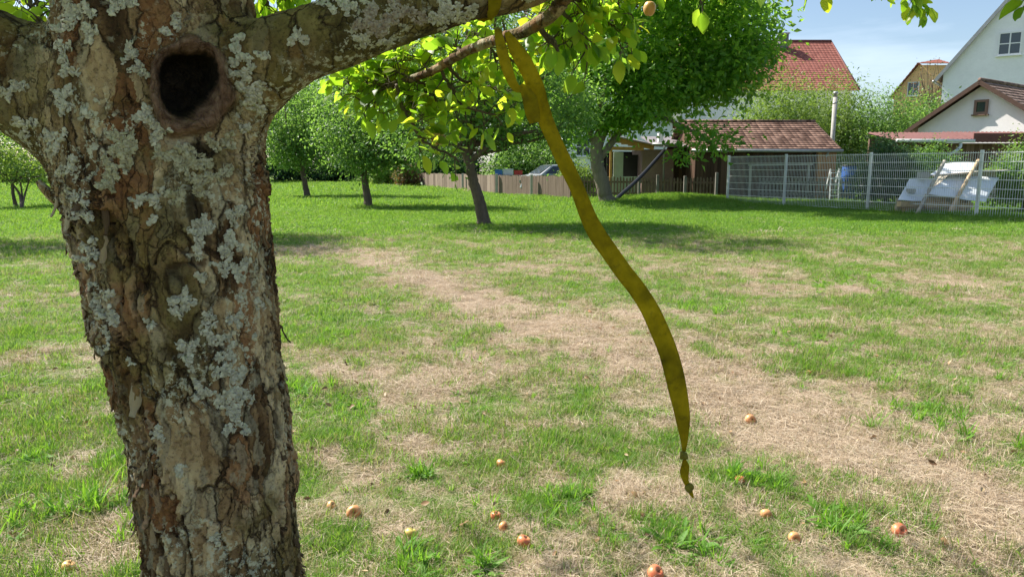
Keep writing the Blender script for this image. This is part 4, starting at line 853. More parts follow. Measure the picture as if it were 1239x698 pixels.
# the walnut by the fence
b = GH(735, 245); Yw = b[1]
make_tree('walnut_tree', 'big spreading broadleaf tree with stout leaning trunk beside the picket fence', 'tree', b, [b, P(729, 222, Yw), P(722, 196, Yw), P(724, 170, Yw), P(740, 130, Yw)], [0.27, 0.25, 0.23, 0.20],
    [L3(760, 20, Yw, 100, 72, 2.8), L3(860, 40, Yw, 66, 62, 2.6), L3(695, 70, Yw - 1, 62, 62, 2.2), L3(800, 100, Yw, 72, 34, 2.2), L3(880, 95, Yw, 40, 28, 1.6), L3(700, 150, Yw, 26, 24, 1.0), L3(832, 168, Yw - 1.5, 14, 28, .6), L3(866, 166, Yw - 1.5, 18, 16, .6), L3(915, 40, Yw, 22, 36, 1.0), L3(765, 138, Yw - .6, 46, 18, 1.4), L3(800, -70, Yw - 3.6, 110, 55, 2.4), L3(900, -60, Yw - 4.5, 70, 40, 2.0)],  # last two lumps added above the view so the lawn shadow reaches nearer
    700, 62, 0.24, M_lfW, M_trunk2, 34, spread=0.36, nbr=3, aspect=0.52, hollow=0.3, tip=0.03,
    fork=[([P(722, 196, Yw), P(750, 160, Yw), P(775, 125, Yw), P(790, 100, Yw)], 0.15, 0.05), ([P(722, 190, Yw), P(714, 160, Yw), P(708, 140, Yw)], 0.12, 0.05), ([P(745, 150, Yw), P(790, 140, Yw - .8), P(840, 160, Yw - 1.5), P(868, 180, Yw - 1.6)], 0.09, 0.03)])
# woodland behind: each tree a thing, copies share mesh data
def copy_tree(root, loc, rz, sc, label, group):
    r = root.copy(); COL.objects.link(r); r.location = loc; r.rotation_euler = (0, 0, rz); r.scale = (sc, sc, sc); r['label'] = label; r['group'] = group
    for ch in root.children:
        c = ch.copy(); COL.objects.link(c); c.parent = r
    return r
GB = 'trees at the far side of the orchard'
def bg_proto(label, x, y, H, seed, mat, leafL=0.26):
    b = np.array([x, y, 0.0])
    return make_tree('background_tree', label, 'tree', b, [b, b + [0.1, 0, H * .2], b + [0, 0, H * .5]], [0.035 * H * .6, 0.028 * H * .6, 0.02 * H * .6],
        [(b + [0, 0, H * .62], (H * .30, H * .30, H * .36)), (b + [H * .16, -.3, H * .42], (H * .22, H * .22, H * .22)), (b + [-H * .17, 0, H * .45], (H * .2, H * .22, H * .24))], 260, 46, leafL, mat, M_trunk, seed, GB, spread=0.055 * H, nbr=16)
Yb = 62
bt1 = bg_proto('dark wide tree at the far end, just left of the near limb\'s end', VX(610, Yb), Yb, 13, 41, M_lfD)
bt2 = bg_proto('mid green far tree behind the leftmost orchard tree', VX(400, 70), 70, 12, 42, M_lfA)
BT = [(bt2,470,64,1.1,2.1,'mid green far tree behind the middle orchard tree'),(bt1,545,58,.95,1.0,'dark far tree at the left end of the board fence'),(bt1,335,74,1.05,.5,'dark far tree showing right beside the big trunk'),
      (bt2,680,56,.95,.8,'mid green far tree left of the big broadleaf tree'),(bt1,745,64,1.05,2.6,'dark tall tree behind the big broadleaf tree'),(bt2,820,70,1.0,4.0,'far tree behind the top of the broadleaf tree'),
      (bt2,250,66,1.0,3.3,'far tree hidden mostly by the big trunk'),(bt2,60,62,.9,5.0,'sunlit far tree left of the big trunk'),(bt1,-20,70,1.1,1.9,'dark far tree at the left edge of the picture'),(bt2,150,78,1.2,.2,'tall far tree behind the big trunk\'s left side')]
for (pr, px, y, sc, rz, lab) in BT: copy_tree(pr, (VX(px, y), y, 0), rz, sc, lab, GB)
# bushes
def make_bush(name, label, px0, px1, ytop, Y, mat, seed, n=70, per=60, leafL=0.12, group=None, depth=1.4, zb=0.0, spread=None, aspect=.55, hollow=.2):
    x0, x1 = VX(px0, Y), VX(px1, Y); H = ZY(ytop, Y); b = np.array([(x0 + x1) / 2, Y, zb]); w = (x1 - x0) / 2
    return make_tree(name, label, 'bush', b, [b, b + [0, 0, H * .3], b + [0.05, 0, H * .6]], [0.05, 0.04, 0.03],
        [(b + [0, 0, H * .5], (w * .8, depth, H * .42)), (b + [-w * .45, 0, H * .36], (w * .5, depth * .8, H * .34)), (b + [w * .45, 0, H * .38], (w * .5, depth * .8, H * .36))], int(n * 1.7), per, leafL * 1.15, mat, M_trunk, seed, group, spread=spread or 0.09 * H, nbr=8, tip=0.008, aspect=aspect, hollow=hollow)
GH_ = 'hedge bushes at the far side of the lawn'
make_bush('hedge_bush', 'dark hedge bush behind the leftmost orchard tree trunk', 318, 378, 176, 66, M_lfD, 51, leafL=.2, group=GH_, n=90)
make_bush('hedge_bush', 'dark hedge bush between the two leftmost orchard trunks', 374, 440, 186, 66, M_lfD, 52, leafL=.2, group=GH_, n=90)
make_bush('hedge_bush', 'pale green hedge bush right of the middle orchard trunk', 446, 492, 183, 56, M_lfL, 53, leafL=.16, group=GH_, n=80)
make_bush('hedge_bush', 'small russet bush at the end of the board fence', 478, 506, 190, 52, M_lfR, 54, leafL=.14, group=GH_, n=46)
make_bush('hedge_bush', 'dark bush behind the left end of the board fence', 496, 590, 165, 54, M_lfD, 55, leafL=.16, group=GH_, n=120)
make_bush('hedge_bush', 'dark bush behind the car above the board fence', 585, 700, 160, 50, M_lfA, 56, leafL=.16, group=GH_, n=130)
make_bush('hedge_bush', 'sunlit bush behind the fence right of the big broadleaf tree trunk', 672, 722, 192, 34, M_lfL, 57, leafL=.09, group=GH_, n=60, depth=.8)
make_bush('hedge_bush', 'pale hedge bush far left beyond the multi-stem shrub', -30, 60, 185, 60, M_lfL, 59, leafL=.16, group=GH_, n=90)
GY = 'garden bushes behind the wire mesh fence'
make_bush('garden_bush', 'tall pale feathery bush left of the flue post', 890, 985, 72, 42, M_lfL, 61, n=190, per=75, leafL=.17, group=GY, depth=2.2, aspect=.32)
make_bush('garden_bush', 'pale feathery bush around the flue post', 955, 1050, 80, 44, M_lfL, 62, n=180, per=75, leafL=.17, group=GY, depth=2, aspect=.32)
make_bush('garden_bush', 'green bush right of the flue post beneath the yellow house', 1030, 1104, 92, 42, M_lfA, 63, n=150, per=70, leafL=.15, group=GY, depth=2, aspect=.32)
make_bush('garden_bush', 'bush in front of the yellow house', 1086, 1150, 100, 45, M_lfA, 64, n=110, per=60, leafL=.15, group=GY)
make_bush('garden_bush', 'dark green bush behind the mesh fence left of the sheet-covered timber', 1036, 1112, 158, 25.8, M_lfD, 65, n=110, per=70, leafL=.08, group=GY, depth=.7)
make_bush('garden_bush', 'leafy bush behind the mesh fence beneath the dark red lean-to', 1096, 1160, 166, 26.5, M_lfA, 66, n=80, per=60, leafL=.08, group=GY, depth=.6)
make_bush('garden_bush', 'green bush behind the mesh fence at the right edge', 1196, 1290, 172, 22.5, M_lfA, 67, n=120, per=70, leafL=.075, group=GY, depth=.7)
make_bush('garden_bush', 'light green sprays above the right end of the mesh fence', 1205, 1260, 160, 24.5, M_lfL, 68, n=50, per=40, leafL=.075, group=GY, depth=.5)
# bare-twigged small tree before the yellow house
b = np.array([VX(1128, 52), 52, 0.0])
make_tree('bare_tree', 'thin half-bare tree with fine twigs before the yellow house', 'tree', b, [b, P(1128, 150, 52), P(1127, 120, 52)], [0.12, 0.09, 0.05], [L3(1126, 100, 52, 18, 28, 1.2)], 46, 9, 0.13, M_lfR, M_trunk, 71, spread=.35, nbr=40, tip=0.012)
# multi-stem shrub at the left
b = GH(20, 252); Ys_ = b[1]
make_tree('young_tree', 'young multi-stemmed shrub on the lawn at the left edge', 'shrub', b, [b, P(16, 236, Ys_), P(14, 215, Ys_)], [0.07, 0.05, 0.045],
    [L3(10, 200, Ys_, 34, 20, .9), L3(35, 208, Ys_, 20, 12, .6), L3(-5, 180, Ys_, 24, 18, .8)], 90, 46, 0.10, M_lfL, M_trunk, 72, spread=.22, nbr=10,
    fork=[([GH(26, 253), P(24, 236, Ys_), P(14, 222, Ys_), P(2, 212, Ys_)], .05, .02), ([GH(26, 253), P(30, 236, Ys_), P(36, 216, Ys_)], .045, .02), ([GH(26, 253), P(27, 240, Ys_), P(24, 214, Ys_)], .04, .02)])

# =================================================================== buildings, fences, yard things
def plaster(name, c, var=0.07): return simple(name, c, 0.9, var, 1.2, bump=0.004)
def boards(name, c1, c2, scale=7.0, axis='x', gap=0.02):
    g = NG(name); co = g.co(); sx = g.n('SeparateXYZ', {0: co}); x = g.math('ADD', sx.outputs[0], g.math('MULTIPLY', sx.outputs[1], 0.6)) if axis == 'x' else sx.outputs[2]
    k = g.math('MULTIPLY', x, scale); fr = g.math('FRACT', k); fl = g.math('FLOOR', k)
    rnd = g.n('TexWhiteNoise', {'W': fl}, noise_dimensions='1D').outputs[0]; st = g.noise(9, g.co((1, 1, .12) if axis == 'x' else (.12, 1, 1)), 6, 0.65)
    f = g.math('ADD', g.math('MULTIPLY', rnd, 0.5), g.math('MULTIPLY', st, 0.6)); col = g.ramp(f, [(0.25, c1), (0.8, c2)])
    e = g.math('MINIMUM', fr, g.math('SUBTRACT', 1.0, fr)); gp = g.ramp(e, [(0.0, 0.0), (gap + 0.02, 1.0)])
    return g.pbr(g.mix(gp, (0.012, 0.009, 0.007), col), 0.85, g.bump(g.math('ADD', gp, st), 0.012, 0.7), 0, 0.2)
def tiles(name, c1, c2, w=0.2, h=0.25, ax='x'):
    g = NG(name); co = g.co(); sx = g.n('SeparateXYZ', {0: co}); u = sx.outputs[0] if ax == 'x' else sx.outputs[1]
    fl = g.math('FLOOR', g.math('DIVIDE', u, w)); fz = g.math('FLOOR', g.math('DIVIDE', sx.outputs[2], h * 0.5)); r = g.n('TexWhiteNoise', {'Vector': g.n('CombineXYZ', {0: fl, 1: fz}).outputs[0]}, noise_dimensions='3D').outputs[0]
    n = g.noise(2.5, co, 6, 0.7); f = g.math('ADD', g.math('MULTIPLY', r, 0.55), g.math('MULTIPLY', n, 0.5)); fr = g.math('FRACT', g.math('DIVIDE', u, w)); hh = g.math('SINE', g.math('MULTIPLY', fr, 3.14159))
    col = g.ramp(f, [(0.25, c1), (0.75, c2)])
    return g.pbr(col, 0.85, g.bump(hh, 0.03, 0.9), 0, 0.2)
M_tile = tiles('brown_roof_tiles', (0.10, 0.055, 0.04), (0.27, 0.165, 0.125))
M_tile2 = tiles('dark_roof_tiles', (0.13, 0.085, 0.07), (0.27, 0.19, 0.155), ax='x')
M_tiler = tiles('red_roof_tiles', (0.25, 0.09, 0.07), (0.33, 0.13, 0.10), 0.3, .35)
M_white = plaster('white_plaster', (0.86, 0.86, 0.86)); M_pink = plaster('off_white_plaster', (0.85, 0.81, 0.79)); M_yel = plaster('yellow_plaster', (0.80, 0.52, 0.25), 0.15)
M_brownp = plaster('brown_plaster', (0.25, 0.16, 0.135), 0.2)
M_shedw = boards('dark_brown_boards', (0.05, 0.028, 0.018), (0.14, 0.08, 0.05)); M_orangew = boards('orange_boards', (0.30, 0.12, 0.03), (0.55, 0.27, 0.08), 5)
M_leanw = boards('brown_boards', (0.12, 0.07, 0.05), (0.26, 0.17, 0.13), 6)
M_zinc = simple('zinc', (0.38, 0.38, 0.38), 0.5, 0.2, 3, metal=0.5); M_steel = simple('galvanised_steel', (0.66, 0.67, 0.67), 0.5, 0.15, 6, metal=0.4)
M_dark = simple('painted_interior_shade', (0.02, 0.018, 0.016), 0.9); M_black = simple('black_plastic', (0.012, 0.012, 0.012), 0.45); M_fasc = simple('varnished_timber', (0.48, 0.25, 0.07), 0.7, 0.3, 8)
M_dkwood = simple('dark_timber', (0.09, 0.05, 0.035), 0.8, 0.3, 8); M_redm = simple('dark_red_sheet', (0.14, 0.05, 0.042), 0.7, 0.2, 4); M_wfr = simple('white_frame', (0.8, 0.8, 0.8), 0.5, 0.05)
g = NG('window_glass'); M_glass = g.pbr((0.05, 0.06, 0.07), 0.05, None, 0, 0.8)
M_pale = simple('pale_green_paint', (0.42, 0.50, 0.38), 0.8, 0.1); M_roofm = simple('grey_sheet_roof', (0.22, 0.19, 0.19), 0.6, 0.3, 3); M_conc = simple('concrete_post', (0.42, 0.40, 0.36), 0.9, 0.2, 9)
def roof_courses(root, mat, ra, rb, ea, eb, n=14, th=0.035, name='roof', ret=False):
    """tiled roof plane: ridge line ra-rb, eave line ea-eb, overlapping courses of real thickness"""
    ra, rb, ea, eb = [np.array(v, float) for v in (ra, rb, ea, eb)]; mb = MB(); nn = np.cross(rb - ra, ea - ra); nn /= np.linalg.norm(nn); nn *= np.sign(nn[2]) or 1
    for i in range(n):
        t0 = i / n; t1 = min(1.0, (i + 1.12) / n); a0 = ra + (ea - ra) * t0; b0 = rb + (eb - rb) * t0; a1 = ra + (ea - ra) * t1; b1 = rb + (eb - rb) * t1
        up0 = nn * 0.0; up1 = nn * th; bt = -nn * 0.03
        V = [a0 + up0, b0 + up0, b1 + up1, a1 + up1, a0 + bt, b0 + bt, b1 + bt, a1 + bt]
        mb.add(V, [[[0, 1, 2, 3], [7, 6, 5, 4], [0, 4, 5, 1], [1, 5, 6, 2], [2, 6, 7, 3], [3, 7, 4, 0]]])
    return mb.build(name, mat, root)
def gable_solid(mb, A, B, zb, ze, zr, r, depth):
    """solid gable body: front base corners A,B (xy), base/eave/ridge heights, ridge direction r, depth"""
    A = np.array(A); B = np.array(B); Mi = (A + B) / 2; r = np.array(r) / np.linalg.norm(r); f = [(*A, zb), (*B, zb), (*B, ze), (*Mi, zr), (*A, ze)]
    f = np.array(f, float); k = f + np.array([r[0] * depth, r[1] * depth, 0]); n = 5
    mb.add(np.concatenate([f, k]), [[[0, 1, 2, 3, 4], [9, 8, 7, 6, 5]], [[i, (i + 1) % n, n + (i + 1) % n, n + i] for i in range(n)]])
def window(root, c, right, up, out, w, h, mframe, nx=2, nz=2, fw=0.06, name='window'):
    c, right, up, out = [np.array(v, float) for v in (c, right, up, out)]
    def bx(mb, cx, cz, ww, hh, d, o): mb.box(c + right * cx + up * cz + out * o, (ww, d, hh), M=np.stack([right, out, up], 1))
    mb = MB()
    for sx in (-1, 1): bx(mb, sx * (w / 2 - fw / 2), 0, fw, h, 0.08, 0.02)
    for sz in (-1, 1): bx(mb, 0, sz * (h / 2 - fw / 2), w - 2 * fw - .002, fw, 0.08, 0.02)
    for i in range(1, nx): bx(mb, -w / 2 + w * i / nx, 0, fw * .7, h - 2 * fw - .002, 0.05, 0.02)
    for i in range(1, nz): bx(mb, 0, -h / 2 + h * i / nz, w - 2 * fw - .002, fw * .6, 0.045, 0.02)
    f = mb.build(name, mframe, root); mb = MB(); bx(mb, 0, 0, w - fw, h - fw, 0.02, 0.004); mb.build('pane', M_glass, f); mb = MB(); bx(mb, 0, -h / 2 - .03, w + .12, .05, .16, .05); mb.build('sill', mframe, f)
Z3 = np.array([0, 0, 1.0]); X3 = np.array([1.0, 0, 0]); OUTY = np.array([0, -1.0, 0])

# ---- tile-roofed timber shed
Ye = 30.6; x0 = VX(836, Ye); x1 = VX(1016, Ye); ze = ZY(181.5, Ye); Yr = Ye + 2.6; zr = ZY(148, Yr)
sh = empty('garden_shed', ((x0 + x1) / 2, Ye + 2.5, 0), 'dark timber shed with a brown tiled roof behind the wire mesh fence', 'shed')
mb = MB(); wA = (x1 - 0.25, Ye + 0.35); wB = (x1 - 0.25, Ye + 4.85)
gable_solid(mb, wA, wB, 0.0, ze + 0.02, zr - 0.12, (-1, 0), x1 - x0 - .5); mb.build('wall', M_shedw, sh)
roof_courses(sh, M_tile, (x0, Yr, zr), (x1 - .1, Yr, zr), (x0, Ye, ze + .03), (x1, Ye, ze + .03), 13)
roof_courses(sh, M_tile, (x0, Yr + .01, zr), (x1 - .1, Yr + .01, zr), (x0, Yr + 2.6, ze + .03), (x1, Yr + 2.6, ze + .03), 13)
mb = MB(); mb.tube([(x0, Yr, zr + .03), (x1 - .08, Yr, zr + .03)], .075, 10); mb.build('ridge_cap', M_tile, sh, True)
mb = MB(); mb.tube([(x0, Ye - .07, ze - .03), (x1 + .06, Ye - .07, ze - .04)], .065, 10); mb.tube([(x1 - .5, Ye - .05, ze - .05), (x1 - .5, Ye + .25, ze - .35), (x1 - .5, Ye + .28, 0.05)], .04, 8); mb.build('gutter', M_zinc, sh, True)
mb = MB(); mb.beam((x1 - .02, Ye, ze - .02), (x1 - .12, Yr, zr - .05), .05, .16); mb.build('barge_board', M_dkwood, sh)
# firewood-orange side panel, grey board and white rags leaning on the shed wall
t = empty('leaning_board', (VX(915, 30.2), 30.3, 0), 'long weathered grey board shelf fixed along the dark shed wall', 'board'); mb = MB(); mb.beam((VX(908, 30.3), 30.5, ZY(200, 30.5)), (VX(985, 30.3), 30.5, ZY(199, 30.5)), .22, .06); mb.build('plank', M_conc, t)
mb = MB(); mb.beam((VX(911, 30.3), 30.6, 0), (VX(911, 30.3), 30.6, ZY(200, 30.5)), .08, .08); mb.beam((VX(982, 30.3), 30.6, 0), (VX(982, 30.3), 30.6, ZY(200, 30.5)), .08, .08); mb.build('support', M_conc, t)
mb = MB(); a = np.array([VX(1002, 30), 31.4, 0]); mb.box(a + [0.25, 0, ZY(184, 30) / 2], (0.75, 1.3, ZY(184, 30))); o = mb.build('timber_annex', boards('annex_boards', (0.38, 0.16, 0.05), (0.62, 0.34, 0.14), 5)); tag(o, 'narrow orange-brown timber lean-to wall at the right end of the tiled shed', 'lean-to')
# flue post
Yf = 36; x = VX(1005, Yf); t = empty('flue_post', (x, Yf, 0), 'weathered round flue post with a small cap above the shed roof', 'post'); mb = MB(); mb.tube([(x, Yf, 0), (x, Yf, ZY(118, Yf))], .10, 12); mb.build('shaft', M_conc, t, True)
mb = MB(); mb.tube([(x, Yf, ZY(118, Yf)), (x, Yf, ZY(114, Yf)), (x, Yf, ZY(113, Yf)), (x, Yf, ZY(111, Yf))], [.085, .085, .13, .08], 12); mb.tube([(x, Yf, ZY(126, Yf)), (x, Yf, ZY(124, Yf))], .105, 12); mb.build('cap', M_zinc, t, True)

# ---- hut with open porch
Yh = 32.5; hx = lambda p: VX(p, Yh); hz = lambda p: ZY(p, Yh)
hut = empty('garden_hut', (hx(785), Yh + 1, 0), 'brown plastered garden hut with timber porch and grey roof behind the picket fence', 'hut')
mb = MB(); mb.box(((hx(777) + hx(815)) / 2, Yh + 1.5, hz(181) / 2), (hx(815) - hx(777), 3, hz(181))); mb.build('wall', M_brownp, hut)
mb = MB(); mb.box(((hx(815) + hx(845)) / 2 + .01, Yh + 1.7, hz(183) / 2), (hx(845) - hx(815), 3, hz(183))); mb.build('timber_wall', M_shedw, hut)
mb = MB(); mb.box(((hx(735) + hx(777)) / 2, Yh + 2.9, hz(182) / 2), (hx(777) - hx(735), .12, hz(182))); mb.box(((hx(757) + hx(776)) / 2, Yh + 1.0, hz(187) / 2), (hx(776) - hx(757), .1, hz(187))); mb.build('porch_shade_wall', M_dark, hut)  # near-black wall and panel put the shade of the open porch into colour
mb = MB(); mb.box(((hx(744) + hx(756)) / 2, Yh + .5, (hz(184) + hz(214)) / 2), (hx(756) - hx(744), .06, hz(184) - hz(214))); mb.build('shutter', M_pale, hut, bevel=.01)
mb = MB(); mb.box(((hx(735.5) + hx(743.5)) / 2, Yh + .45, (hz(191) + hz(212)) / 2), (hx(743.5) - hx(735.5), .08, hz(191) - hz(212))); mb.build('screen', M_black, hut, bevel=.01)
mb = MB(); mb.box(((hx(730) + hx(777)) / 2, Yh + .5, hz(214) / 2), (hx(777) - hx(730), .12, hz(214))); mb.build('parapet', M_pale, hut)
mb = MB(); mb.beam((hx(738), Yh - .1, hz(167)), (hx(790), Yh - .1, hz(179)), .08, .2); mb.beam((hx(738), Yh - .05, hz(179.5)), (hx(778), Yh - .05, hz(180.5)), .12, .14); mb.beam((hx(739), Yh, 0), (hx(739), Yh, hz(179)), .1, .1)
for q in range(5): mb.beam((hx(745 + q * 9), Yh, hz(170 + q * 2)), (hx(745 + q * 9), Yh + 2.8, hz(170 + q * 2) + .1), .06, .1)
mb.build('porch_frame', M_fasc, hut)
mb = MB(); mb.slab([(hx(733), Yh - .35, hz(164)), (hx(796), Yh - .35, hz(178)), (hx(796), Yh + 3.2, hz(170)), (hx(733), Yh + 3.2, hz(156))], (0, 0, 1), .05); mb.slab([(hx(790), Yh - .4, hz(178)), (hx(850), Yh - .4, hz(180)), (hx(850), Yh + 3.3, hz(163)), (hx(790), Yh + 3.3, hz(163))], (0, 0, 1), .055); mb.build('roof', M_roofm, hut)
mb = MB(); mb.tube([(hx(786), Yh - .5, hz(175)), (hx(815), Yh - .5, hz(176))], .05, 8); mb.tube([(hx(801), Yh - .48, hz(176)), (hx(801), Yh - .3, hz(183)), (hx(802), Yh - .3, 0.1)], .04, 8); mb.build('gutter', M_zinc, hut, True)
mb = MB(); mb.box(((hx(797) + hx(803)) / 2, Yh + .4, (hz(161) + hz(172)) / 2), (.22, .3, hz(161) - hz(172))); mb.build('chimney', M_white, hut, bevel=.02)
a = GH(741, 245); b_ = P(803, 183, Yh - .6); t = catmull([a, a * .5 + b_ * .5 + [0, 0, -.10], b_], 8); mb = MB(); mb.tube(t, .075, 12); o = mb.build('drain_hose', M_black, None, True); tag(o, 'thick black pipe running slantwise from the hut gutter to the foot of the broadleaf tree', 'pipe')

# ---- white house seen under the walnut crown
Yw2 = 46; t = empty('white_house', (VX(712, Yw2), Yw2 + 3, 0), 'white house wall glimpsed between the broadleaf tree trunk and the fence', 'house')
mb = MB(); xa, xb = VX(682, Yw2), VX(812, Yw2); gable_solid(mb, (xa, Yw2), (xb, Yw2), 0, ZY(150, Yw2), ZY(95, Yw2), (0, 1), 8); mb.build('wall', M_white, t)
xm = (xa + xb) / 2
roof_courses(t, M_tiler, (xm, Yw2 - .3, ZY(95, Yw2) + .1), (xm, Yw2 + 8, ZY(95, Yw2) + .1), (xa - .4, Yw2 - .3, ZY(150, Yw2) - .2), (xa - .4, Yw2 + 8, ZY(150, Yw2) - .2), 16)
roof_courses(t, M_tiler, (xm, Yw2 - .3, ZY(95, Yw2) + .1), (xm, Yw2 + 8, ZY(95, Yw2) + .1), (xb + .4, Yw2 - .3, ZY(150, Yw2) - .2), (xb + .4, Yw2 + 8, ZY(150, Yw2) - .2), 16)
window(t, (VX(705, Yw2), Yw2 - .03, ZY(178, Yw2)), X3, Z3, OUTY, .9, 1.1, M_wfr)

# ---- red-roofed house with chimney
Yr = 68; Yee = 61.8; xr = VX(995, Yr); xl = VX(800, Yr); t = empty('red_roof_house', ((xl + xr) / 2, 68, 0), 'large house with a plain red tiled roof rising behind the pale bushes', 'house')
zr = ZY(51, Yr); ze = ZY(105, Yee) - .3; mb = MB(); gable_solid(mb, (xr - .35, Yee + .5), (xr - .35, 2 * Yr - Yee - .5), 0, ze + .1, zr - .25, (-1, 0), xr - xl - .7); mb.build('wall', M_white, t)
roof_courses(t, M_tiler, (xl, Yr, zr), (xr, Yr, zr), (xl, Yee, ze), (xr, Yee, ze), 26, .03); roof_courses(t, M_tiler, (xl, Yr + .01, zr), (xr, Yr + .01, zr), (xl, 2 * Yr - Yee, ze), (xr, 2 * Yr - Yee, ze), 12, .03)
mb = MB(); mb.tube([(xl, Yr, zr + .05), (xr + .05, Yr, zr + .05)], .13, 8); mb.beam((xr + .05, Yr, zr + .02), (xr + .05, Yee, ze + .04), .12, .1); mb.build('ridge_cap', M_redm, t, True)
mb = MB(); xc = VX(939, 67); mb.box((xc, 67, ZY(50, 67)), (.7, .7, ZY(42, 67) - ZY(60, 67))); c_ = mb.build('chimney', simple('slate_cladding', (0.13, 0.13, 0.14), .8, .2, 5), t, bevel=.02); mb = MB(); mb.box((xc, 67, ZY(42, 67) + .05), (.85, .85, .1)); mb.build('chimney_cap', M_zinc, c_)

# ---- yellow house with clipped gable
Yy = 75; yx = lambda p: VX(p, Yy); yz = lambda p: ZY(p, Yy); t = empty('yellow_house', (yx(1130), Yy + 4, 0), 'yellow house with red-edged clipped gable in the distance', 'house')
gv = np.array([.8, -.6]); rv = np.array([.6, .8]); C0y = np.array(P(1082, 114, Yy))
def on_plane(px, py, c0):          # point of the gable plane seen at a photo pixel
    d = ray(px, py); nrm = np.array([rv[0], rv[1], 0]); return CAM + d * ((nrm @ (c0 - CAM)) / (nrm @ d))
pr = [on_plane(*q, C0y) for q in ((1082, 114), (1112, 79), (1150, 79), (1180, 116))]; prof = [(*pr[0][:2], 0), (*pr[3][:2], 0)] + [tuple(q) for q in pr[::-1]]
mb = MB(); mb.slab(prof, (*rv, 0), 9.0); mb.build('wall', M_yel, t); r3 = np.array([*rv, 0])
for (p1, p2) in (((1077, 119), (1112, 76.5)), ((1184, 120), (1150, 76.5))):
    a1 = on_plane(*p1, C0y); a2 = on_plane(*p2, C0y); roof_courses(t, M_tiler, a2 - r3 * .5, a2 + r3 * 9.3, a1 - r3 * .5, a1 + r3 * 9.3, 10)
a1 = on_plane(1110, 77.5, C0y) - r3 * .5; a2 = on_plane(1152, 77.5, C0y) - r3 * .5; am = on_plane(1131, 70, C0y) + r3 * 1.6; roof_courses(t, M_tiler, am, am + np.array([.1, -.07, 0]), a1, a2, 4)
window(t, on_plane(1105, 108, C0y) - r3 * .03, np.array([*gv, 0]), Z3, -r3, 1.0, 1.3, M_wfr, 2, 1)

# ---- big white gabled house at the right
Yb_ = 50; bx_ = lambda p: VX(p, Yb_); bz = lambda p: ZY(p, Yb_); t = empty('white_gabled_house', (bx_(1300), Yb_ + 5, 0), 'tall white house with steep gable and a small four-pane window at the right edge', 'house')
C0 = np.array(P(1141.5, 90, Yb_)); gv = np.array([.8, -.6]); rv = np.array([.6, .8]); HW = 6.2
def on_gable(px, py):          # point of the gable plane seen at a photo pixel
    d = ray(px, py); nrm = np.array([rv[0], rv[1], 0]); s_ = (nrm @ (C0 - CAM)) / (nrm @ d); return CAM + d * s_
q2 = on_gable(1222, 0); run = (q2[:2] - C0[:2]) @ gv; slope = (q2[2] - C0[2]) / run; zap = C0[2] + slope * HW
E1 = C0[:2]; AP_ = E1 + gv * HW; E2 = E1 + gv * 2 * HW
mb = MB(); mb.slab([(*E1, 0), (*E2, 0), (*E2, C0[2]), (*AP_, zap), (*E1, C0[2])], (*rv, 0), 11.0); mb.build('wall', M_white, t)
for sg in (-1, 1):
    e_ = AP_ + gv * sg * (HW + .4); zd = zap + .2 - slope * (HW + .4); roof_courses(t, M_tile2, (*(AP_ - rv * .25), zap + .2), (*(AP_ + rv * 11.3), zap + .2), (*(e_ - rv * .25), zd), (*(e_ + rv * 11.3), zd), 20)
    mb = MB(); mb.beam((*(AP_ - rv * .3), zap + .10), (*(e_ - rv * .3), zd - .10), .06, .2); mb.build('barge_board', M_zinc, t)
e_ = E1 - gv * .5; mb = MB(); mb.tube([(*(e_ - rv * .3), C0[2] - .45), (*(e_ + rv * 11), C0[2] - .45)], .08, 8); mb.build('gutter', M_zinc, t, True)
window(t, on_gable(1222, 53) - np.array([*rv, 0]) * .03, np.array([*gv, 0]), Z3, np.array([-rv[0], -rv[1], 0]), 1.27, 1.42, M_wfr, 2, 2, .10)

# ---- small white gable house with a dark tiled roof
A0 = np.array([20.1, 33.0]); gd = np.array([.6, -.8]); rd = np.array([.8, .6]); Lh_ = 3.0; t = empty('small_gable_house', (21.5, 34, 0), 'low off-white gabled outbuilding with dark brown tiles and one tiny brown window', 'house')
za = ZY(98, 33); zs = za - 2.02; k = 0.86
mb = MB(); gable_solid(mb, A0 - gd * Lh_ * k + rd * .35, A0 + gd * Lh_ * k + rd * .35, 0, za - 2.02 * k - .16, za - .16, rd, 8); mb.build('wall', M_pink, t)
for sg in (-1, 1):
    e = A0 + gd * Lh_ * sg; roof_courses(t, M_tile2, (*A0, za), (*(A0 + rd * 8.8), za), (*e, zs), (*(e + rd * 8.8), zs), 13)
mb = MB()
for sg in (-1, 1):
    e = A0 + gd * (Lh_ + .03) * sg - rd * .02; mb.beam((*(A0 - rd * .02), za - .06), (*e, zs - .08), .06, .17)
mb.build('barge_board', M_dkwood, t); mb = MB(); mb.tube([(*A0, za + .05), (*(A0 + rd * 8.8), za + .05)], .09, 8); mb.build('ridge_cap', M_tile2, t, True)
wc = A0 + rd * .33; wc3 = np.array([wc[0], wc[1], ZY(130, 33.3)]); wc3[:2] += gd * 0.02; window(t, wc3, np.array([*gd, 0]), Z3, np.array([-rd[0], -rd[1], 0]), .55, .62, M_leanw, 1, 1, .1)
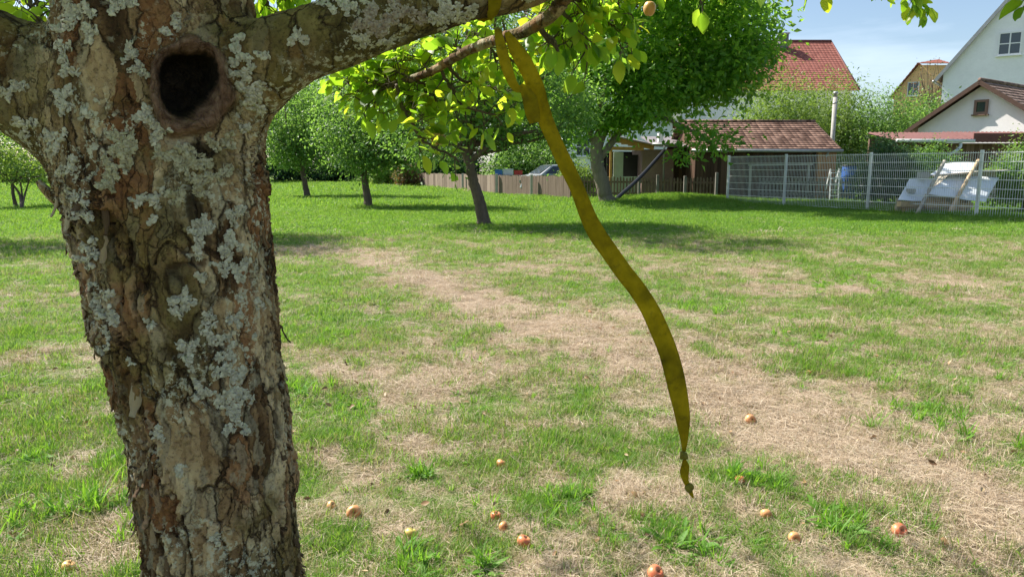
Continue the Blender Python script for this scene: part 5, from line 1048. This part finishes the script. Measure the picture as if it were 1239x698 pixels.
# ---- lean-to with dark red roof
Yl = 29.6; t = empty('lean_to', (VX(1150, Yl), Yl + 1, 0), 'long low lean-to with dark red corrugated roof before the small gabled building', 'lean-to')
xa, xb = VX(1078, Yl), VX(1300, Yl); xm = VX(1172, Yl)
mb = MB(); m = 120
for (u0, u1, zf0, zb0) in ((xa, xm, ZY(169, Yl), ZY(160.5, Yl + 2)), (xm, xb, ZY(171.5, Yl), ZY(160, Yl + 2.2))):
    xs = np.linspace(u0, u1, m); zz = 0.03 * np.sin(xs * 2 * math.pi / .18); V = np.concatenate([np.stack([xs, np.full(m, Yl - .1), zf0 + zz], -1), np.stack([xs, np.full(m, Yl + 2.2), zb0 + zz], -1)]); V = np.concatenate([V, V - [0, 0, .015]])
    i = np.arange(m - 1); mb.add(V, [np.stack([i, i + 1, m + i + 1, m + i], -1), np.stack([2*m+i, 3*m+i, 3*m+i+1, 2*m+i+1], -1), np.stack([i, 2*m+i, 2*m+i+1, i+1], -1)])
mb.build('roof', M_redm, t)
mb = MB(); mb.beam((xm, Yl - .13, ZY(167, Yl)), (xb, Yl - .13, ZY(167, Yl)), .04, .34); mb.build('fascia', M_redm, t)
mb = MB(); mb.box(((xm + xb) / 2 - .3, Yl + .6, ZY(173, Yl) / 2), (xb - xm + .9, .1, ZY(173, Yl))); mb.box(((xa + xm) / 2, Yl + 2.0, ZY(166, Yl) / 2), (xm - xa, .1, ZY(166, Yl))); mb.build('wall', M_leanw, t)
mb = MB(); mb.beam((VX(1079, Yl), Yl - .2, ZY(170.5, Yl)), (xm, Yl - .2, ZY(171, Yl)), .13, .13); mb.tube([(VX(1156, Yl), Yl - .2, ZY(172, Yl)), (VX(1156, Yl), Yl - .2, ZY(178, Yl)), (VX(1151, Yl), Yl - .3, ZY(182, Yl)), (VX(1142, Yl), Yl - .3, ZY(187, Yl)), (VX(1140, Yl), Yl - .3, 0)], .06, 10); mb.build('gutter', simple('pale_gutter', (.6, .62, .62), .5, .1), t, True)
mb = MB()
for p in (1082, 1110, 1140): mb.beam((VX(p, Yl), Yl + .05, 0), (VX(p, Yl), Yl + .05, ZY(170, Yl)), .1, .1)
mb.build('posts', M_dkwood, t)

# ---- picket fences
M_pick = boards('weathered_pickets', (0.13, 0.095, 0.07), (0.32, 0.25, 0.195), 9.0); M_pickd = simple('dark_pickets', (0.16, 0.11, 0.08), .85, .5, 4); M_pickg = simple('grey_pickets', (0.22, 0.20, 0.17), .85, .4, 4)
def picket_fence(pts, hgt, label, mat, pitch, pw, mrail=None, posts=(), mpost=M_conc, postw=.12, name='picket_fence'):
    c = np.array([p[:2] for p in pts]); mid = c.mean(0); root = empty(name, (mid[0], mid[1], 0), label, 'fence'); mb = MB(); rl = MB()
    for a, b in zip(c[:-1], c[1:]):
        L = np.linalg.norm(b - a); d = (b - a) / L; ang = math.atan2(d[1], d[0]); n = int(L / pitch); nrm = np.array([-d[1], d[0]])
        for i in range(n):
            p = a + d * (i + .5) * pitch; z = height(np.array([p[0]]), np.array([p[1]]))[0] * .6; h = hgt * random.uniform(.97, 1.03); w = pw * random.uniform(.9, 1.05)
            q = p + (-nrm) * .03; c2, s2 = d[0], d[1]; prof = [(-w/2, .04), (w/2, .04), (w/2, h - .05), (0, h), (-w/2, h - .05)] if pw < .1 else [(-w/2, .03), (w/2, .03), (w/2, h), (-w/2, h)]
            tl = random.gauss(0, .008); mb.slab([(q[0] + c2 * (x + tl * zz), q[1] + s2 * (x + tl * zz), z + zz) for x, zz in prof], (nrm[0], nrm[1], 0), .02)
        for zz in (.25, hgt * .78): rl.beam((*(a + nrm * .03), zz), (*(b + nrm * .03), zz), .04, .08)
    mb.build('pickets', mat, root); rl.build('rails', mrail or mat, root)
    for (p, h) in posts: mb = MB(); mb.beam((p[0], p[1], -.05), (p[0], p[1], h), postw, postw); mb.build('post', mpost, root, bevel=.01)
    return root
gA = G(508, 226); gB = G(600, 235); gC = G(692, 240.5); gD = G(868, 243.5); hp = .92
picket_fence([gA, gB, gC], hp + .02, 'weathered grey close-boarded garden fence with pale concrete posts, far left of the fences', M_pick, .125, .118, posts=[(G(601, 235.3), 1.0), (G(643, 238), 1.0), (G(560, 231.5), .98)], name='board_fence')
picket_fence([gC + [.1, 0, 0], gD], hp, 'dark brown picket fence with gaps on both sides of the stout tree', M_pickd, .13, .072, posts=[(G(795, 243), 1.02), (G(773, 243), .98), (G(828, 243.5), .98), (G(866, 244), 1.12)], mpost=M_pickg, postw=.1)
picket_fence([G(878, 241), G(1034, 243.5)], hp, 'pale grey picket fence standing behind the wire mesh fence before the shed', M_pickg, .14, .075)

# ---- welded mesh fence
fa = G(874, 245.5); fb = G(1239, 267.5); fd = (fb - fa) / np.linalg.norm(fb - fa); fnn = np.array([-fd[1], fd[0], 0]); FH = ZY(189.5, fa[1])
def along(px):
    r = (px - CX) / FOC; return (r * fa[1] - fa[0]) / (fd[0] - r * fd[1])    # distance along the fence seen at a pixel column (approx.)
ts = [along(p) for p in (877, 945, 1046, 1178)]; stp = ts[3] - ts[2]; ts.append(ts[3] + stp); ts.append(ts[4] + stp)
mf = empty('mesh_fence', tuple(fa + fd * ts[2]), 'tall galvanised wire mesh fence with steel posts across the right of the lawn', 'fence')
for i, s in enumerate(ts):
    p = fa + fd * s + fnn * .05; mb = MB(); mb.beam((p[0], p[1], -.05), (p[0], p[1], FH + .04), .07, .07, up=(fnn[0], fnn[1], 0)); mb.build('post', M_steel, mf)
for s0, s1 in zip(ts[:-1], ts[1:]):
    mb = MB(); a = fa + fd * (s0 + .01); L = s1 - s0 - .02; nrow = 8; ang = math.atan2(fd[1], fd[0])
    nv = int(L / .062)
    for q in range(nv + 1):
        p = a + fd * (L * q / nv); mb.box((p[0], p[1], FH / 2 + .03), (.007, .007, FH - .04), rz=ang)
    for q in range(nrow):
        z = .07 + (FH - .1) * q / (nrow - 1)
        for sg in (-1, 1): c = a + fd * L / 2 + fnn * .012 * sg; mb.box((c[0], c[1], z), (L, .009, .016), rz=ang)
    mb.build('mesh_panel', M_steel, mf)

# ---- sheet-covered timber stack behind the mesh fence
def fY(px, back): s = along(px); return (fa + fd * s)[1] + back
M_tarp = simple('white_sheeting', (0.74, 0.77, 0.78), .5, .08, 3, bump=.004); M_log = simple('pale_timber', (0.55, 0.40, 0.24), .8, .25, 10); M_grey = simple('grey_pole', (0.40, 0.35, 0.28), .85, .25, 12)
Yp = fY(1148, 1.1); px_ = lambda p: VX(p, Yp); pz = lambda p, y=None: ZY(p, y or Yp)
t = empty('timber_stack', (px_(1148), Yp + .4, 0), 'stack of pale timber beams under white sheets behind the mesh fence', 'timber stack')
for (a, b, z, y) in ((1091, 1122, 247, 0), (1122, 1166, 248, -.02), (1128, 1186, 243, .25), (1160, 1186, 249, .1), (1095, 1150, 252, .3), (1100, 1180, 256, .15)):
    mb = MB(); mb.beam((px_(a), Yp + y, pz(z)), (px_(b), Yp + y + .15, pz(z)), .16, .15); mb.build('beam', M_log, t, bevel=.01)
mb = MB()
for a in (1096, 1124, 1156, 1182): mb.beam((px_(a), Yp + .25, 0), (px_(a), Yp + .25, pz(240)), .1, .1)
mb.build('trestle', M_grey, t)
def sheet(corners, name, sag=.05, seed=0, parent=t):
    """corners: (px,py,Y) a,b,c,d -> rumpled sheet"""
    rg = np.random.default_rng(seed); A, B, C, D = [P(*c) for c in corners]; n = 22; V = []
    for i in range(n):
        for j in range(n):
            u = i / (n - 1); v = j / (n - 1); p = A * (1 - u) * (1 - v) + B * u * (1 - v) + C * u * v + D * (1 - u) * v; V.append(p)
    V = np.array(V); V += np.stack([perlin(V * 1.2 + seed) * .03, perlin(V * 1.5 + 9 + seed) * .045, perlin(V * 1.8 + 4 + seed) * .03], -1)
    F = [[i * n + j, (i + 1) * n + j, (i + 1) * n + j + 1, i * n + j + 1] for i in range(n - 1) for j in range(n - 1)]
    me = np_mesh(name, V, [F]); smooth(me); o = link(name, me, M_tarp, parent); s = o.modifiers.new('t', 'SOLIDIFY'); s.thickness = .008
sheet([(1086, 242, Yp - .1), (1118, 243, Yp - .1), (1130, 216, Yp + .75), (1100, 216, Yp + .75)], 'sheet', seed=1)
sheet([(1118, 234, Yp - .2), (1192, 245, Yp - .2), (1209, 215, Yp + .7), (1150, 212, Yp + .7)], 'sheet', seed=2)
sheet([(1124, 212, Yp + .65), (1180, 211, Yp + .6), (1181, 197, Yp + 1.3), (1144, 198, Yp + 1.3)], 'sheet', seed=3)
mb = MB(); mb.beam(P(1186, 208, Yp + .9), P(1216, 206, Yp + .9), .5, .03); mb.beam(P(1128, 213, Yp + .5), P(1196, 207, Yp + .6), .25, .04); mb.build('grey_board', M_grey, t)
mb = MB(); mb.slab([P(1150, 209, Yp + 1.0), P(1205, 206, Yp + 1.0), P(1205, 240, Yp + 1.0), P(1120, 240, Yp + 1.0)], (0, 1, 0), .5); mb.build('stacked_boards', M_grey, t)
for (a, b, c, d, y, lab) in ((1101, 262, 1143, 195, -.55, 'grey pole leaning on the sheets, left of the pair of pale poles'), (1137, 264, 1184, 194, -.6, 'longer pale pole leaning on the sheets beside the shorter one'), (1143, 262, 1172, 214, -.5, 'shorter pale pole leaning on the sheets, right beside the longer one')):
    mb = MB(); p0_ = G(a, b); p0_ = np.array([px_(a), Yp + y, 0.0]); p1_ = P(c, d, Yp + .55); mb.tube(catmull([p0_, (p0_ + p1_) / 2 + [.01, .02, .015], p1_], 5), [.05] * 11, 9); o = mb.build('leaning_pole', M_grey if 'grey' in lab else M_log, None, True); tag(o, lab, 'pole')
for (a, b, y, w, h, lab) in ((1117, 212, .6, .30, .18, 'larger grey block weighing down the upper left edge of the white sheets'), (1102, 231, .2, .20, .12, 'small grey block lying low on the left white sheet')):
    mb = MB(); c = P(a, b, Yp + y); mb.box(c, (w, .18, h), rz=.15); o = mb.build('weight_block', M_conc, None, bevel=.02); tag(o, lab, 'stone')
# rain barrel and blue tarp by the shed end
xbb, ybb = VX(1029, 29.8), 29.9; t = empty('water_barrel', (xbb, ybb, 0), 'bright blue water barrel beside the right end of the tiled shed', 'barrel')
mb = MB(); zt = ZY(201, 29.9); mb.tube([(xbb, ybb, 0), (xbb, ybb, .05), (xbb, ybb, zt * .3), (xbb, ybb, zt * .33), (xbb, ybb, zt * .36), (xbb, ybb, zt * .66), (xbb, ybb, zt * .69), (xbb, ybb, zt * .72), (xbb, ybb, zt * .97), (xbb, ybb, zt)], [.24, .26, .28, .295, .28, .28, .295, .28, .27, .25], 20); mb.build('drum', simple('blue_plastic', (0.03, 0.10, 0.32), .45, .15), t, True)
mb = MB(); mb.tube([(xbb, ybb, zt), (xbb, ybb, zt + .03)], .285, 20); mb.build('lid', M_black, t, True)
# ladder-like white trestle by the shed
t = empty('step_ladder', (VX(1014, 29.4), 29.4, 0), 'small pale folding step ladder behind the mesh fence beside the blue barrel', 'ladder')
for sx in (-1, 1):
    mb = MB(); q = VX(1010, 29.4) + sx * .17; mb.beam((q, 29.25, 0), (q + .1, 29.6, 1.25), .04, .05); mb.build('rail', M_wfr, t); mb = MB(); mb.beam((q + .1, 30.1, 0), (q + .1, 29.62, 1.25), .03, .04); mb.build('leg', M_wfr, t)
mb = MB()
for k in range(5): mb.beam((VX(1010, 29.4) - .15 + .1 * k / 5, 29.28 + .06 * k, .22 + .22 * k), (VX(1010, 29.4) + .15 + .1 * k / 5, 29.28 + .06 * k, .22 + .22 * k), .07, .025)
mb.build('step', M_wfr, t)

# ---- parked car behind the board fence
def car(x, y, rz, label, paint):
    root = empty('parked_car', (x, y, 0), label, 'car'); c_, s_ = math.cos(rz), math.sin(rz)
    W = lambda p: (x + p[0] * c_ - p[1] * s_, y + p[0] * s_ + p[1] * c_, p[2])
    side = [(-2.05, .35), (-2.08, .75), (-1.95, .92), (-1.55, 1.0), (-1.05, 1.38), (-.5, 1.46), (.45, 1.42), (1.1, .98), (1.75, .86), (2.05, .68), (2.1, .35)]
    def shell(pr, hw0, hwt, name, mat, par):
        n = len(pr); V = []
        for sg in (-1, 1):
            for (a, z) in pr: V.append(W((a, sg * (hw0 if z < .95 else hw0 - (z - .95) * hwt), z)))
        mb = MB(); mb.add(V, [[list(range(n))[::-1], list(range(n, 2 * n))], [[i, (i + 1) % n, n + (i + 1) % n, n + i] for i in range(n)]]); return mb.build(name, mat, par, bevel=.04)
    body = shell(side, .85, .42, 'body', paint, root)
    for sg in (-1, 1):
        mb = MB(); V = [W((a, sg * (.856 - max(0, z - .95) * .42), z)) for a, z in ((-1.35, 1.02), (.85, 1.02), (.4, 1.36), (-.95, 1.36))]; nrm = np.array(W((0, sg, 0))) - np.array(W((0, 0, 0))); mb.slab(V, nrm, .006); mb.build('side_window', M_glass, root)
    for (u0, z0, u1, z1, nm) in ((.47, 1.40, 1.07, 1.02, 'windscreen'), (-1.53, 1.03, -1.08, 1.36, 'rear_window')):
        mb = MB(); nv = np.array([z0 - z1, u1 - u0]); nv = nv * np.sign(nv[1]); nv = nv / np.linalg.norm(nv); N3 = np.array(W((nv[0], 0, nv[1]))) - np.array(W((0, 0, 0)))
        V = [np.array(W((u, sy * .64, z))) + N3 * .012 for u, z, sy in ((u0, z0, -1), (u1, z1, -1), (u1, z1, 1), (u0, z0, 1))]; mb.slab(V, N3, .006); mb.build(nm, M_glass, root)
    for wx in (-1.25, 1.3):
        for sg in (-1, 1):
            mb = MB(); a = np.array(W((wx, sg * .70, .3))); b = np.array(W((wx, sg * .875, .3))); mb.tube([a, b], .31, 20); w = mb.build('wheel', M_black, root, True); mb = MB(); mb.tube([b, b + (b - a) * .06], .19, 16); mb.build('rim', M_zinc, w, True)
    for sg in (-1, 1):
        mb = MB(); mb.box(W((2.04, sg * .6, .66)), (.12, .32, .14), rz=rz); mb.build('headlight', M_glass, root, bevel=.02)
    return root
g = NG('silver_paint'); M_silver = g.pbr((0.42, 0.44, 0.44), .3, None, .5, .6)
car(VX(672, 36.5), 36.8, R(200), 'silver car parked behind the board fence, its windscreen showing above', M_silver)
for (a, b, c, top, lab) in ((599, 608, (0.05, 0.18, 0.45), 205, 'blue crate, leftmost of those above the board fence'), (609, 621, (0.62, 0.64, 0.66), 204, 'pale grey crate, middle of those above the board fence'), (622, 632, (0.5, 0.05, 0.04), 206, 'red crate, rightmost of those above the board fence')):
    Yc2 = 40.0; mb = MB(); w = VX(b, Yc2) - VX(a, Yc2); z1 = ZY(top, Yc2); z0 = .92; xx = (VX(a, Yc2) + VX(b, Yc2)) / 2
    mb.box((xx, Yc2, z0 + .02), (w, .4, .04))
    for sg in (-1, 1): mb.box((xx, Yc2 + sg * .19, (z0 + z1) / 2), (w, .02, z1 - z0 - .05)); mb.box((xx + sg * (w / 2 - .01), Yc2, (z0 + z1) / 2), (.02, .36, z1 - z0 - .05)); mb.box((xx, Yc2 + sg * .2, z1 - .03), (w + .03, .04, .03))
    o = mb.build('crate', simple('crate_plastic', c, .5, .1), None); tag(o, lab, 'crate', 'crates above the board fence')
xx = VX(615, 40); t = empty('work_table', (xx, 40, 0), 'long table carrying coloured crates behind the board fence', 'table'); mb = MB(); mb.box((xx, 40, .895), (1.9, .6, .04)); mb.build('table_top', M_grey, t)
for sx in (-1, 1):
    for sy in (-1, 1): mb = MB(); mb.beam((xx + sx * .85, 40 + sy * .25, 0), (xx + sx * .85, 40 + sy * .25, .87), .05, .05); mb.build('leg', M_grey, t)
